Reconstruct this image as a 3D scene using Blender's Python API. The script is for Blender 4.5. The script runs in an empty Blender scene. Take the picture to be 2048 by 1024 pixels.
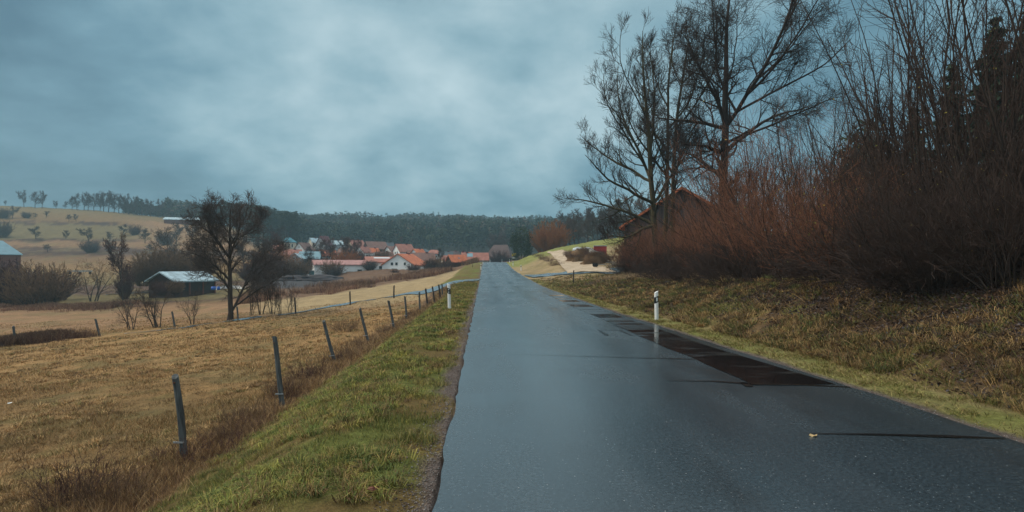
import bpy, math, random
import numpy as np
from mathutils import Vector, Matrix

# ------------------------------------------------------------------ camera, sky, sun, exposure
S = bpy.context.scene
COL = S.collection
F, HX, HY, EYE = 1150.0, 1024.0, 533.0, 1.65      # focal length / principal column / horizon row of the photo (2048 px wide)
cam_d = bpy.data.cameras.new("camera")
cam = bpy.data.objects.new("camera", cam_d)
COL.objects.link(cam)
S.camera = cam
cam.location = (0, 0, EYE)
cam.rotation_euler = (math.radians(90), 0, 0)
cam_d.sensor_width = 36.0
cam_d.lens = 36.0 * F / 2048.0
cam_d.shift_y = (HY - 512.0) / 2048.0
cam_d.clip_start = 0.1
cam_d.clip_end = 6000

S.view_settings.view_transform = 'Standard'
S.view_settings.look = 'None'
S.view_settings.exposure = 0.25
S.view_settings.gamma = 1.0
S.cycles.use_denoising = True
S.cycles.denoising_input_passes = 'RGB_ALBEDO_NORMAL'
S.cycles.denoising_prefilter = 'ACCURATE'
S.cycles.max_bounces = 6
S.cycles.diffuse_bounces = 3
S.cycles.glossy_bounces = 3
S.cycles.transmission_bounces = 2
S.cycles.volume_bounces = 1
S.cycles.transparent_max_bounces = 4
S.render.resolution_x, S.render.resolution_y = 1024, 512

SUN_EL, SUN_AZ = math.radians(46), math.radians(-85)   # azimuth measured from +Y, negative = left
W = bpy.data.worlds.new("World")
S.world = W
W.use_nodes = True


class NT:
    """tiny node-tree helper"""
    def __init__(s, nt):
        s.nt = nt
        nt.nodes.clear()

    def n(s, typ, ins=None, **kw):
        nd = s.nt.nodes.new(typ)
        for k, v in kw.items():
            setattr(nd, k, v)
        for k, v in (ins or {}).items():
            sock = nd.inputs[k]
            if isinstance(v, bpy.types.NodeSocket):
                s.nt.links.new(v, sock)
            else:
                sock.default_value = v
        return nd

    def math(s, op, a, b=0.0, c=0.0, clamp=False):
        return s.n('ShaderNodeMath', {0: a, 1: b, 2: c}, operation=op, use_clamp=clamp).outputs[0]

    def vmath(s, op, a, b=(0, 0, 0)):
        nd = s.n('ShaderNodeVectorMath', {0: a, 1: b}, operation=op)
        return nd.outputs['Value'] if op in ('DOT_PRODUCT', 'LENGTH') else nd.outputs[0]

    def mix(s, fac, a, b, typ='MIX'):
        nd = s.n('ShaderNodeMix', data_type='RGBA', blend_type=typ)
        for i, v in ((0, fac), (6, a), (7, b)):
            if isinstance(v, bpy.types.NodeSocket):
                s.nt.links.new(v, nd.inputs[i])
            else:
                nd.inputs[i].default_value = v if i == 0 else (tuple(v) + (1,) if len(v) == 3 else v)
        return nd.outputs[2]

    def ramp(s, fac, stops, interp='LINEAR'):
        nd = s.n('ShaderNodeValToRGB', {0: fac})
        cr = nd.color_ramp
        cr.interpolation = interp
        while len(cr.elements) < len(stops):
            cr.elements.new(0.5)
        for e, (p, c) in zip(cr.elements, stops):
            e.position = p
            e.color = (c, c, c, 1) if not hasattr(c, '__len__') else tuple(c) + (1,)
        return nd.outputs[0]

    def noise(s, vec, scale, detail=4, rough=0.55, dist=0.0):
        return s.n('ShaderNodeTexNoise', {'Vector': vec, 'Scale': scale, 'Detail': detail, 'Roughness': rough,
                                         'Distortion': dist}).outputs[0]

    def link(s, a, b):
        s.nt.links.new(a, b)


def build_world():
    t = NT(W.node_tree)
    out = t.n('ShaderNodeOutputWorld')
    sky = t.n('ShaderNodeTexSky', sky_type='NISHITA', sun_disc=False, sun_elevation=SUN_EL, sun_rotation=SUN_AZ,
              air_density=1.0, dust_density=3.0, ozone_density=2.0)
    g = t.n('ShaderNodeTexCoord').outputs['Generated']
    sep = t.n('ShaderNodeSeparateXYZ', {0: g})
    x, y, z = sep.outputs
    zc = t.math('MAXIMUM', z, 0.0)
    # cloud base seen in perspective: direction divided by height
    den = t.math('ADD', zc, 0.36)
    cx = t.math('DIVIDE', x, den)
    cy = t.math('DIVIDE', y, den)
    cv = t.n('ShaderNodeCombineXYZ', {0: cx, 1: cy, 2: 3.7}).outputs[0]
    n1 = t.noise(cv, 1.15, 5, 0.50, 0.3)
    n2 = t.noise(cv, 3.4, 6, 0.56, 0.1)
    cl = t.math('ADD', t.math('MULTIPLY', n1, 0.85), t.math('MULTIPLY', n2, 0.42))
    cl = t.math('SUBTRACT', t.math('MULTIPLY', cl, 1.08), 0.205)
    # thin bright patch of cloud over the valley, heavier cloud left of it
    def blob(px, py, k):
        d = Vector(((px - HX), F, (HY - py))).normalized()
        dp = t.vmath('DOT_PRODUCT', g, tuple(d))
        return t.math('POWER', t.math('MAXIMUM', dp, 0.0), k)
    b1 = blob(860, 200, 22.0)
    b2 = blob(900, 420, 30.0)
    b3 = blob(-150, 100, 6.0)
    b4 = blob(2000, 0, 12.0)
    cl = t.math('ADD', cl, t.math('MULTIPLY', b1, 0.10))
    cl = t.math('ADD', cl, t.math('MULTIPLY', b2, 0.09))
    cl = t.math('SUBTRACT', cl, t.math('MULTIPLY', b3, 0.18))
    cl = t.math('SUBTRACT', cl, t.math('MULTIPLY', b4, 0.15))
    cl = t.math('ADD', cl, t.math('MULTIPLY', t.ramp(z, [(0.0, 1.0), (0.16, 0.0)], 'EASE'), 0.07))
    low = t.ramp(cl, [(0.28, (0.060, 0.150, 0.205)), (0.42, (0.132, 0.262, 0.330)), (0.55, (0.255, 0.405, 0.465)),
                      (0.74, (0.49, 0.63, 0.67))])
    # overcast sky is brightest and most neutral overhead
    up = t.ramp(z, [(0.36, 0.0), (0.72, 1.0)], 'EASE')
    high = t.mix(n1, (0.72, 0.80, 0.82), (1.20, 1.27, 1.26))
    cloud = t.mix(up, low, high)
    skyc = t.vmath('MULTIPLY', sky.outputs[0], (0.1, 0.1, 0.1))
    c = t.mix(0.90, skyc, cloud)
    bg = t.n('ShaderNodeBackground', {'Color': c, 'Strength': 1.0})
    t.link(bg.outputs[0], out.inputs[0])


build_world()
sun_d = bpy.data.lights.new("sun", 'SUN')
sun_d.energy = 2.0
sun_d.angle = math.radians(14)
sun_d.color = (1.0, 0.86, 0.68)
sun = bpy.data.objects.new("sun", sun_d)
COL.objects.link(sun)
sun.rotation_euler = (math.pi / 2 - SUN_EL, 0, -SUN_AZ + math.pi)
sd = Vector((math.sin(SUN_AZ) * math.cos(SUN_EL), math.cos(SUN_AZ) * math.cos(SUN_EL), math.sin(SUN_EL)))
sun.rotation_euler = sd.to_track_quat('Z', 'Y').to_euler()

# ------------------------------------------------------------------ helpers
rng = np.random.default_rng(7)


def tag(o, label=None, cat=None, group=None, kind=None):
    if label: o['label'] = label
    if cat: o['category'] = cat
    if group: o['group'] = group
    if kind: o['kind'] = kind
    return o


def empty(name, loc, rz=0.0, label=None, cat=None, group=None):
    o = bpy.data.objects.new(name, None)
    COL.objects.link(o)
    o.empty_display_size = 0.2
    o.location = loc
    o.rotation_euler = (0, 0, rz)
    return tag(o, label, cat, group)


def mesh_np(name, V, quads=None, tris=None, smooth=False, colors=None, cname='tint'):
    V = np.asarray(V, np.float32).reshape(-1, 3)
    parts, tot = [], []
    if quads is not None and len(quads):
        q = np.asarray(quads, np.int32).reshape(-1, 4); parts.append(q.ravel()); tot.append(np.full(len(q), 4, np.int32))
    if tris is not None and len(tris):
        q = np.asarray(tris, np.int32).reshape(-1, 3); parts.append(q.ravel()); tot.append(np.full(len(q), 3, np.int32))
    loops = np.concatenate(parts); tot = np.concatenate(tot)
    start = np.zeros(len(tot), np.int32); start[1:] = np.cumsum(tot)[:-1]
    me = bpy.data.meshes.new(name)
    me.vertices.add(len(V)); me.vertices.foreach_set('co', V.ravel())
    me.loops.add(len(loops)); me.loops.foreach_set('vertex_index', loops)
    me.polygons.add(len(tot)); me.polygons.foreach_set('loop_start', start)
    if smooth:
        me.polygons.foreach_set('use_smooth', np.ones(len(tot), bool))
    if colors is not None:
        at = me.color_attributes.new(cname, 'FLOAT_COLOR', 'POINT')
        c = np.ones((len(V), 4), np.float32); c[:, :3] = colors
        at.data.foreach_set('color', c.ravel())
    me.update(calc_edges=True)
    me.validate()
    return me


def obj(name, me, mat, parent=None):
    o = bpy.data.objects.new(name, me)
    COL.objects.link(o)
    if mat is not None and len(me.materials) == 0:
        me.materials.append(mat)
    if parent is not None:
        o.parent = parent
    return o


class MB:
    """collects simple solids into one mesh"""
    def __init__(s):
        s.v, s.f = [], []

    def add(s, verts, faces, M=None):
        k = len(s.v)
        for p in verts:
            p = Vector(p)
            s.v.append(tuple(M @ p if M is not None else p))
        s.f += [tuple(i + k for i in f) for f in faces]
        return s

    def box(s, x0, x1, y0, y1, z0, z1, M=None):
        v = [(x0, y0, z0), (x1, y0, z0), (x1, y1, z0), (x0, y1, z0), (x0, y0, z1), (x1, y0, z1), (x1, y1, z1), (x0, y1, z1)]
        return s.add(v, [(0, 3, 2, 1), (4, 5, 6, 7), (0, 1, 5, 4), (1, 2, 6, 5), (2, 3, 7, 6), (3, 0, 4, 7)], M)

    def prism(s, poly, y0, y1, M=None):
        """polygon in x,z extruded along y"""
        n = len(poly)
        v = [(x, y0, z) for x, z in poly] + [(x, y1, z) for x, z in poly]
        f = [tuple(range(n)), tuple(range(2 * n - 1, n - 1, -1))] + [(i, i + n, (i + 1) % n + n, (i + 1) % n) for i in range(n)]
        return s.add(v, f, M)

    def cyl(s, cx, cy, z0, z1, r0, r1, n=10, M=None, jit=0.0, rnd=None):
        v, f = [], []
        js = [1 + (rnd.uniform(-jit, jit) if rnd else 0) for _ in range(n)]
        for r, z in ((r0, z0), (r1, z1)):
            for i in range(n):
                a = 2 * math.pi * i / n
                v.append((cx + r * js[i] * math.cos(a), cy + r * js[i] * math.sin(a), z))
        f = [(i, (i + 1) % n, n + (i + 1) % n, n + i) for i in range(n)]
        f += [tuple(range(n - 1, -1, -1)), tuple(range(n, 2 * n))]
        return s.add(v, f, M)

    def mesh(s, name, smooth=False):
        me = bpy.data.meshes.new(name)
        me.from_pydata(s.v, [], s.f)
        if smooth:
            for p in me.polygons: p.use_smooth = True
        me.update()
        return me

    def build(s, name, mat, parent=None, smooth=False):
        return obj(name, s.mesh(name, smooth), mat, parent)


def bevel(o, w=0.01, seg=2):
    m = o.modifiers.new('bevel', 'BEVEL'); m.width = w; m.segments = seg; m.limit_method = 'ANGLE'
    return o


# ------------------------------------------------------------------ numpy value noise
_H = rng.random((256, 256)).astype(np.float64)


def vnoise(x, y):
    xi, yi = np.floor(x).astype(int), np.floor(y).astype(int)
    fx, fy = x - xi, y - yi
    fx, fy = fx * fx * (3 - 2 * fx), fy * fy * (3 - 2 * fy)
    a = _H[xi & 255, yi & 255]; b = _H[(xi + 1) & 255, yi & 255]
    c = _H[xi & 255, (yi + 1) & 255]; d = _H[(xi + 1) & 255, (yi + 1) & 255]
    return a + (b - a) * fx + (c - a) * fy + (a - b - c + d) * fx * fy


def fbm(x, y, o=4):
    s, a, t = 0, 0.5, 0
    for k in range(o):
        s = s + a * vnoise(x * 2 ** k + 17.3 * k, y * 2 ** k + 9.1 * k); t += a; a *= 0.5
    return s / t - 0.5


def sstep(a, b, x):
    t = np.clip((x - a) / (b - a), 0, 1)
    return t * t * (3 - 2 * t)


# ------------------------------------------------------------------ terrain height
KY = np.array([40, 60, 80, 110, 140, 180, 250, 330, 400, 600, 900, 1600.])
KU = np.array([-2500, -800, 0, 200, 400, 540, 640, 760, 880, 950, 1010, 1060, 1110, 1180, 1250, 1400, 1700, 4000.])
TAB = np.array([
    [665, 652, 626, 600, 575, 544, 497, 440, 395, 420, 440, 460],
    [665, 652, 626, 600, 575, 544, 497, 440, 395, 420, 440, 460],
    [660, 648, 621, 598, 574, 546, 499, 449, 409, 425, 450, 470],
    [660, 643, 618, 596, 573, 546, 500, 455, 419, 437, 455, 470],
    [650, 632, 606, 587, 566, 546, 507, 465, 441, 443, 455, 470],
    [640, 622, 598, 578, 560, 544, 508, 486, 472, 462, 457, 470],
    [635, 613, 596, 576, 560, 540, 507, 494, 486, 462, 457, 470],
    [620, 597, 582, 565, 550, 532, 508, 496, 488, 462, 457, 470],
    [600, 576, 566, 555, 545, 533, 519, 505, 490, 462, 457, 470],
    [590, 562, 551, 538, 527, 527, 523, 508, 490, 462, 457, 470],
    [588, 558, 545, 532, 524, 527, 525, 510, 490, 462, 457, 470],
    [585, 556, 541, 518, 512, 514, 519, 508, 490, 462, 457, 470],
    [585, 553, 534, 502, 495, 499, 507, 505, 490, 465, 460, 470],
    [575, 549, 530, 493, 484, 490, 500, 500, 490, 470, 462, 470],
    [560, 545, 522, 482, 471, 478, 490, 490, 485, 470, 462, 470],
    [545, 526, 503, 480, 468, 466, 468, 470, 470, 465, 462, 470],
    [520, 505, 490, 475, 466, 464, 464, 465, 465, 465, 462, 470],
    [520, 505, 490, 475, 466, 464, 464, 465, 465, 465, 462, 470.]])
LKY = np.log(KY)


def table(u, Y):
    fy = np.clip(np.interp(np.log(np.maximum(Y, 1)), LKY, np.arange(len(KY))), 0, len(KY) - 1.001)
    fu = np.clip(np.interp(u, KU, np.arange(len(KU))), 0, len(KU) - 1.001)
    iy, iu = fy.astype(int), fu.astype(int)
    ty, tu = fy - iy, fu - iu
    py = (TAB[iu, iy] * (1 - tu) * (1 - ty) + TAB[iu + 1, iy] * tu * (1 - ty) + TAB[iu, iy + 1] * (1 - tu) * ty
          + TAB[iu + 1, iy + 1] * tu * ty)
    return EYE - (py - HY) * Y / F


def zfar(u, Y):
    s = 0
    for du in (-30, 0, 30):
        for k in (0.95, 1.0, 1.05):
            Yk = np.clip(Y * k, 40, 1600)
            s = s + (EYE - (EYE - table(u + du, Yk)) * Y / Yk) 
    return s / 9


RY = np.array([-50, 0, 45, 62, 89, 110, 136, 160, 230, 400.])
RZ = np.array([0, 0, 0, .35, 1.03, 1.72, 2.68, 2.85, 2.6, 2.0])


def zroad(Y):
    s = 0
    for d in (-6, -3, 0, 3, 6):
        s = s + np.interp(Y + d, RY, RZ)
    return s / 5


def xl(Y):
    return -0.33 - 0.0525 * Y + 0.00007 * np.clip(Y, 0, 300) ** 2 * 0.5


XRY = np.array([-50, 0, 5.55, 7.9, 9.9, 16.2, 20.2, 31.1, 48.6, 62.5, 89, 136, 400])
XRX = np.array([5.6, 5.0, 4.78, 4.64, 4.50, 4.06, 3.72, 3.20, 2.32, 1.70, .39, -1.35, -14])


def xr(Y):
    return (np.interp(Y - 1.5, XRY, XRX) + np.interp(Y, XRY, XRX) + np.interp(Y + 1.5, XRY, XRX)) / 3


def zfun(X, Y, rough=True):
    X = np.asarray(X, float); Y = np.asarray(Y, float)
    Yp = np.maximum(Y, 0.5)
    u = HX + F * X / np.maximum(Yp, 12)
    zr = zroad(Y)
    d = xl(Y) - X
    e = X - xr(Y)
    # near left: verge, ditch, falling meadow
    zl = -1.50 - 0.08 * np.maximum(-X - 5.5, 0)
    zl = np.where(d < 0.5, 0, zl * sstep(0.9, 4.3, d) )
    zl = zl + 0.10 * np.exp(-((d - 1.6) / 0.8) ** 2) * 0.4
    # near right: strip, bank, slope
    s = np.interp(Y, [0, 12, 25, 45, 60], [.40, .38, .27, .16, .10])
    ee = np.maximum(e - 0.9, 0)
    zb = s * ee * np.where(ee < 6, 1, 1) 
    zb = np.where(ee > 6, s * 6 + (ee - 6) * 0.16, zb) * sstep(0, .6, ee)
    zn = np.where(X < (xl(Y) + xr(Y)) / 2, zl, zb)
    zf = zfar(u, np.maximum(Y, 40))
    k = sstep(46, 62, Y)
    z = zn * (1 - k) + zf * k
    # road corridor on top of it
    dist = np.maximum(np.maximum(d, e), 0)
    wr = 1 - sstep(0.6, 6.0, dist) * 1.0
    wr = np.where(Y > 46, wr * (1 - sstep(150, 200, Y)), np.where(dist < 0.55, 1, 0))
    wr = np.where((Y > 40) & (Y <= 60), np.maximum(wr * sstep(42, 60, Y), np.where(dist < 0.55, 1, 0)), wr)
    z = z * (1 - wr) + zr * wr
    if rough:
        a = sstep(0.5, 2.0, dist)
        amp = 0.06 + 0.006 * np.clip(Yp, 0, 200)
        z = z + a * (amp * fbm(X * .35, Y * .35, 3) + 0.07 * fbm(X * 1.9 + 5, Y * 1.9, 2) * (Yp < 80))
        # rough, clumpy bank on the right and dry ditch on the left
        z = z + sstep(0.9, 2.2, e) * (Yp < 60) * 0.22 * fbm(X * 1.4, Y * 1.4, 3)
        z = np.where(dist < 0.3, z - 0.015 * (dist > 0), z)
    return z


def zg(x, y):
    return float(zfun(np.array([x]), np.array([y]))[0])


_YS = np.exp(np.linspace(math.log(3.0), math.log(900), 2600))


def ray(px, py):
    """where the line of sight through a photo pixel first meets the ground"""
    X = (px - HX) / F * _YS
    Z = EYE - (py - HY) / F * _YS
    G = zfun(X, _YS, False)
    hit = np.nonzero(G >= Z)[0]
    i = hit[0] if len(hit) else len(_YS) - 1
    return float(X[i]), float(_YS[i]), zg(X[i], _YS[i])


def at(px, Y, py=None):
    x = (px - HX) / F * Y
    z = zg(x, Y) if py is None else EYE - (py - HY) * Y / F
    return (x, Y, z)


# ------------------------------------------------------------------ materials
def new_mat(name):
    m = bpy.data.materials.new(name)
    m.use_nodes = True
    return m, NT(m.node_tree)


def finish(t, color, rough=0.85, bump=None, bstr=0.3, bdist=0.02, spec=0.3, **kw):
    ins = {'Base Color': color if isinstance(color, bpy.types.NodeSocket) else tuple(color) + (1,),
           'Roughness': rough, 'Specular IOR Level': spec}
    ins.update(kw)
    p = t.n('ShaderNodeBsdfPrincipled', ins)
    if bump is not None:
        b = t.n('ShaderNodeBump', {'Height': bump, 'Strength': bstr, 'Distance': bdist})
        t.link(b.outputs[0], p.inputs['Normal'])
    o = t.n('ShaderNodeOutputMaterial')
    t.link(p.outputs[0], o.inputs[0])
    return p


def simple(name, c, rough=0.8, var=0.25, scale=3.0, spec=0.3, bstr=0.2, detail=5, coord='Object', stretch=None, **kw):
    m, t = new_mat(name)
    v = t.n('ShaderNodeTexCoord').outputs[coord]
    if stretch:
        v = t.vmath('MULTIPLY', v, stretch)
    n = t.noise(v, scale, detail, 0.6)
    c = np.array(c)
    col = t.ramp(n, [(0.25, tuple(c * (1 - var))), (0.5, tuple(c)), (0.75, tuple(np.minimum(c * (1 + var), 1)))])
    finish(t, col, rough, n, bstr, 0.02, spec, **kw)
    return m


def tinted(name, rough=0.8, var=0.35, scale=8.0, trans=0.0, attr='tint'):
    m, t = new_mat(name)
    a = t.n('ShaderNodeAttribute', attribute_name=attr).outputs['Color']
    v = t.n('ShaderNodeTexCoord').outputs['Object']
    n = t.noise(v, scale, 3, 0.6)
    k = t.ramp(n, [(0.3, 1 - var), (0.7, 1 + var)])
    finish(t, t.mix(1.0, a, k, 'MULTIPLY'), rough, spec=0.15)
    return m


def ground_mat():
    m, t = new_mat('meadow_ground')
    a = t.n('ShaderNodeAttribute', attribute_name='tint').outputs['Color']
    pos = t.n('ShaderNodeTexCoord').outputs['Object']
    n1 = t.noise(pos, 9.0, 6, 0.7)
    n2 = t.noise(pos, 0.55, 5, 0.6)
    n3 = t.noise(t.vmath('MULTIPLY', pos, (1, 1, 0.3)), 45.0, 3, 0.7)
    k1 = t.ramp(n1, [(0.3, 0.55), (0.5, 1.0), (0.72, 1.5)])
    k2 = t.ramp(n2, [(0.3, 0.78), (0.7, 1.22)])
    c = t.mix(1.0, a, k1, 'MULTIPLY')
    c = t.mix(1.0, c, k2, 'MULTIPLY')
    c = t.mix(t.ramp(n3, [(0.45, 0.0), (0.75, 0.5)]), c, (0.05, 0.035, 0.022))
    hh = t.math('ADD', n1, t.math('MULTIPLY', n3, 0.5))
    finish(t, c, 0.95, hh, 0.9, 0.06, 0.1)
    return m


def asphalt_mat(name='wet_asphalt', tone=1.0, wet=0.0):
    m, t = new_mat(name)
    pos = t.n('ShaderNodeTexCoord').outputs['Object']
    big = t.noise(pos, 0.32, 4, 0.6, 0.4)
    streak = t.noise(t.vmath('MULTIPLY', pos, (1.3, 0.16, 1)), 1.0, 4, 0.6, 0.3)
    fine = t.noise(pos, 120.0, 3, 0.7)
    grain = t.noise(pos, 34.0, 3, 0.7)
    vor = t.n('ShaderNodeTexVoronoi', {'Vector': pos, 'Scale': 60.0}, feature='F1')
    stone = t.ramp(vor.outputs['Distance'], [(0.05, 1.0), (0.32, 0.0)])
    pick = t.ramp(t.n('ShaderNodeSeparateColor', {0: vor.outputs['Color']}).outputs[0], [(0.86, 0.0), (0.9, 1.0)], 'CONSTANT')
    vor2 = t.n('ShaderNodeTexVoronoi', {'Vector': pos, 'Scale': 17.0}, feature='F1')
    s2 = t.math('MULTIPLY', t.ramp(vor2.outputs['Distance'], [(0.06, 1.0), (0.13, 0.0)]),
                t.ramp(t.n('ShaderNodeSeparateColor', {0: vor2.outputs['Color']}).outputs[1], [(0.88, 0.0), (0.9, 1.0)], 'CONSTANT'))
    base = t.mix(streak, (0.019 * tone, 0.034 * tone, 0.046 * tone), (0.044 * tone, 0.067 * tone, 0.084 * tone))
    base = t.mix(t.ramp(fine, [(0.35, 0.0), (0.7, 0.8)]), base, (0.006, 0.009, 0.012))
    base = t.mix(t.math('MULTIPLY', t.ramp(t.noise(t.vmath('MULTIPLY', pos, (0.9, 0.22, 1)), 0.8, 5, 0.65, 0.8), [(0.52, 0.0), (0.66, 0.7)]), 1.0), base, (0.012, 0.014, 0.016))
    base = t.mix(t.math('MULTIPLY', stone, t.math('MULTIPLY', pick, 0.5)), base, (0.40, 0.40, 0.39))
    base = t.mix(t.math('MULTIPLY', s2, 0.6), base, (0.45, 0.45, 0.44))
    base = t.mix(1.0, base, t.ramp(grain, [(0.34, 0.5), (0.5, 0.95), (0.68, 1.75)]), 'MULTIPLY')
    rr = t.math('ADD', t.math('MULTIPLY', t.ramp(big, [(0.35, 0.0), (0.65, 1.0)]), 0.10),
                t.math('MULTIPLY', t.ramp(streak, [(0.3, 0.0), (0.7, 1.0)]), 0.10))
    sx = t.n('ShaderNodeSeparateXYZ', {0: pos})
    lane = t.math('DIVIDE', t.math('ADD', t.math('ADD', sx.outputs[0], t.math('MULTIPLY', sx.outputs[1], 0.052)), t.math('MULTIPLY', streak, 0.5)), 6.0)
    track = t.ramp(lane, [(0.0, 0.0), (0.10, 0.1), (0.18, 1.0), (0.27, 0.15), (0.38, 0.1), (0.47, 1.0), (0.56, 0.15), (0.66, 0.1), (0.78, 0.9), (0.9, 0.1)], 'EASE')
    track = t.math('MULTIPLY', track, t.ramp(big, [(0.3, 0.3), (0.6, 1.0)]))
    base = t.mix(t.math('MULTIPLY', track, 0.40), base, (0.020, 0.026, 0.032))
    rr = t.math('SUBTRACT', rr, t.math('MULTIPLY', track, 0.07))
    rr = t.math('ADD', rr, t.math('MULTIPLY', grain, 0.16))
    rr = t.math('ADD', rr, 0.07 - wet)
    h = t.math('ADD', t.math('MULTIPLY', grain, 1.5), fine)
    finish(t, base, rr, h, 0.22, 0.003, 1.0)
    return m


def patch_mat():
    """dense, water-covered strip of newer asphalt"""
    m, t = new_mat('wet_patch')
    pos = t.n('ShaderNodeTexCoord').outputs['Object']
    sep = t.n('ShaderNodeSeparateXYZ', {0: pos})
    big = t.noise(t.vmath('MULTIPLY', pos, (0.7, 1.6, 1)), 1.2, 4, 0.6, 0.5)
    band = t.noise(t.n('ShaderNodeCombineXYZ', {0: 0.0, 1: sep.outputs[1], 2: 0.0}).outputs[0], 0.6, 2, 0.6)
    far = t.ramp(t.math('DIVIDE', sep.outputs[1], 40.0), [(0.28, 0.0), (0.48, 1.0)])
    bandm = t.math('MULTIPLY', t.ramp(band, [(0.47, 0.0), (0.50, 1.0)]), far)
    dry = t.math('MAXIMUM', t.ramp(big, [(0.52, 0.0), (0.70, 0.85)]), bandm)
    base = t.mix(dry, (0.005, 0.005, 0.006), (0.03, 0.038, 0.045))
    rr = t.math('ADD', t.math('MULTIPLY', dry, 0.24), 0.06)
    fine = t.noise(pos, 150.0, 2, 0.6)
    finish(t, base, rr, fine, 0.05, 0.002, 0.38)
    return m


def gravel_mat(name, c1, c2):
    m, t = new_mat(name)
    pos = t.n('ShaderNodeTexCoord').outputs['Object']
    n1 = t.noise(pos, 1.1, 5, 0.65)
    n2 = t.noise(pos, 30.0, 3, 0.7)
    col = t.mix(t.ramp(n1, [(0.3, 0.0), (0.7, 1.0)]), c1, c2)
    col = t.mix(1.0, col, t.ramp(n2, [(0.3, 0.6), (0.7, 1.35)]), 'MULTIPLY')
    finish(t, col, 0.85, n2, 0.6, 0.02, 0.2)
    return m


def bark_mat(name, c, var=0.35):
    return simple(name, c, 0.9, var, 6.0, 0.15, 0.6, stretch=(1, 1, 0.25))


def tile_mat(name, c, period=0.9):
    m, t = new_mat(name)
    pos = t.n('ShaderNodeTexCoord').outputs['Object']
    n = t.noise(pos, 0.8, 5, 0.65)
    n2 = t.noise(pos, 6.0, 3, 0.6)
    w = t.n('ShaderNodeTexWave', {'Vector': pos, 'Scale': 1.1 / period, 'Distortion': 0.4}, wave_type='BANDS',
            bands_direction='Z').outputs[1]
    c = np.array(c)
    col = t.mix(t.ramp(n, [(0.3, 0.0), (0.72, 1.0)]), tuple(c * .68), tuple(np.minimum(c * 1.25, 1)))
    col = t.mix(1.0, col, t.ramp(n2, [(0.3, 0.82), (0.7, 1.15)]), 'MULTIPLY')
    col = t.mix(1.0, col, t.ramp(w, [(0.0, 0.82), (0.6, 1.05)]), 'MULTIPLY')
    finish(t, col, 0.75, w, 0.3, 0.05, 0.3)
    return m


def plank_mat(name, c, scale=3.0):
    m, t = new_mat(name)
    pos = t.n('ShaderNodeTexCoord').outputs['Object']
    st = t.vmath('MULTIPLY', pos, (scale, scale, 0.12))
    n = t.noise(st, 1.6, 5, 0.65)
    sep = t.n('ShaderNodeSeparateXYZ', {0: pos})
    s = t.math('FRACT', t.math('MULTIPLY', t.math('ADD', sep.outputs[0], sep.outputs[1]), 4.5))
    gap = t.ramp(s, [(0.0, 0.25), (0.10, 1.0)])
    c = np.array(c)
    col = t.mix(n, tuple(c * 0.5), tuple(c * 1.5))
    col = t.mix(1.0, col, gap, 'MULTIPLY')
    finish(t, col, 0.85, gap, 0.3, 0.02, 0.2)
    return m


M = {}
M['ground'] = ground_mat()
M['asphalt'] = asphalt_mat()
M['path'] = asphalt_mat('path_asphalt', 2.2)
M['patch'] = patch_mat()
M['tar'] = simple('tar', (0.010, 0.010, 0.011), 0.16, 0.3, 9.0, 0.5)
M['gravel'] = gravel_mat('pale_gravel', (0.30, 0.225, 0.15), (0.52, 0.42, 0.31))
M['grit'] = gravel_mat('grit_shoulder', (0.11, 0.085, 0.075), (0.19, 0.16, 0.145))
M['blade'] = tinted('grass_blades', 0.7, 0.15, 2.0)
M['leaf'] = tinted('dead_leaves', 0.6, 0.2, 3.0)
M['bark'] = bark_mat('dark_bark', (0.055, 0.042, 0.036))
M['bark_moss'] = bark_mat('mossy_bark', (0.070, 0.060, 0.035))
M['bark_far'] = bark_mat('far_bark', (0.060, 0.052, 0.050))
M['twig'] = bark_mat('dark_twig', (0.050, 0.038, 0.034))
M['twig_red'] = bark_mat('red_brown_twig', (0.215, 0.098, 0.060))
M['twig_dark'] = bark_mat('purple_dark_twig', (0.060, 0.042, 0.036))
M['twig_orange'] = bark_mat('orange_twig', (0.28, 0.105, 0.035))
M['twig_tan'] = bark_mat('tan_twig', (0.17, 0.105, 0.065))
M['twig_grey'] = bark_mat('grey_twig', (0.085, 0.070, 0.066))
M['twig_maroon'] = bark_mat('maroon_twig', (0.085, 0.042, 0.038))
M['needle'] = tinted('conifer_needles', 0.8, 0.3, 0.6)
M['white_plastic'] = simple('white_plastic', (0.80, 0.81, 0.80), 0.45, 0.06, 4.0, 0.4, 0.03)
M['black_plastic'] = simple('black_plastic', (0.012, 0.013, 0.015), 0.4, 0.2, 5.0, 0.4, 0.03)
M['reflector'] = simple('reflector_glass', (0.62, 0.68, 0.68), 0.2, 0.1, 60.0, 0.6, 0.1)
M['old_wood'] = simple('weathered_post', (0.080, 0.086, 0.088), 0.85, 0.85, 4.0, 0.25, 0.8, stretch=(6, 6, 0.5))
M['dark_wood'] = simple('dark_post', (0.045, 0.038, 0.036), 0.85, 0.5, 4.0, 0.25, 0.8, stretch=(6, 6, 0.5))
M['metal'] = simple('galvanised', (0.42, 0.45, 0.47), 0.4, 0.2, 5.0, 0.5, 0.1, Metallic=0.6)
M['rust'] = simple('rusty_steel', (0.12, 0.05, 0.03), 0.7, 0.4, 8.0, 0.3, 0.3)
M['white_wall'] = simple('white_render', (0.80, 0.82, 0.82), 0.85, 0.08, 0.6)
M['cream_wall'] = simple('cream_render', (0.62, 0.54, 0.42), 0.85, 0.12, 0.6)
M['orange_wall'] = simple('orange_render', (0.62, 0.33, 0.17), 0.85, 0.12, 0.6)
M['grey_wall'] = simple('grey_render', (0.34, 0.37, 0.39), 0.85, 0.15, 0.6)
M['plank_dark'] = plank_mat('dark_planks', (0.050, 0.033, 0.030))
M['plank_red'] = plank_mat('red_brown_planks', (0.16, 0.06, 0.045))
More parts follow.
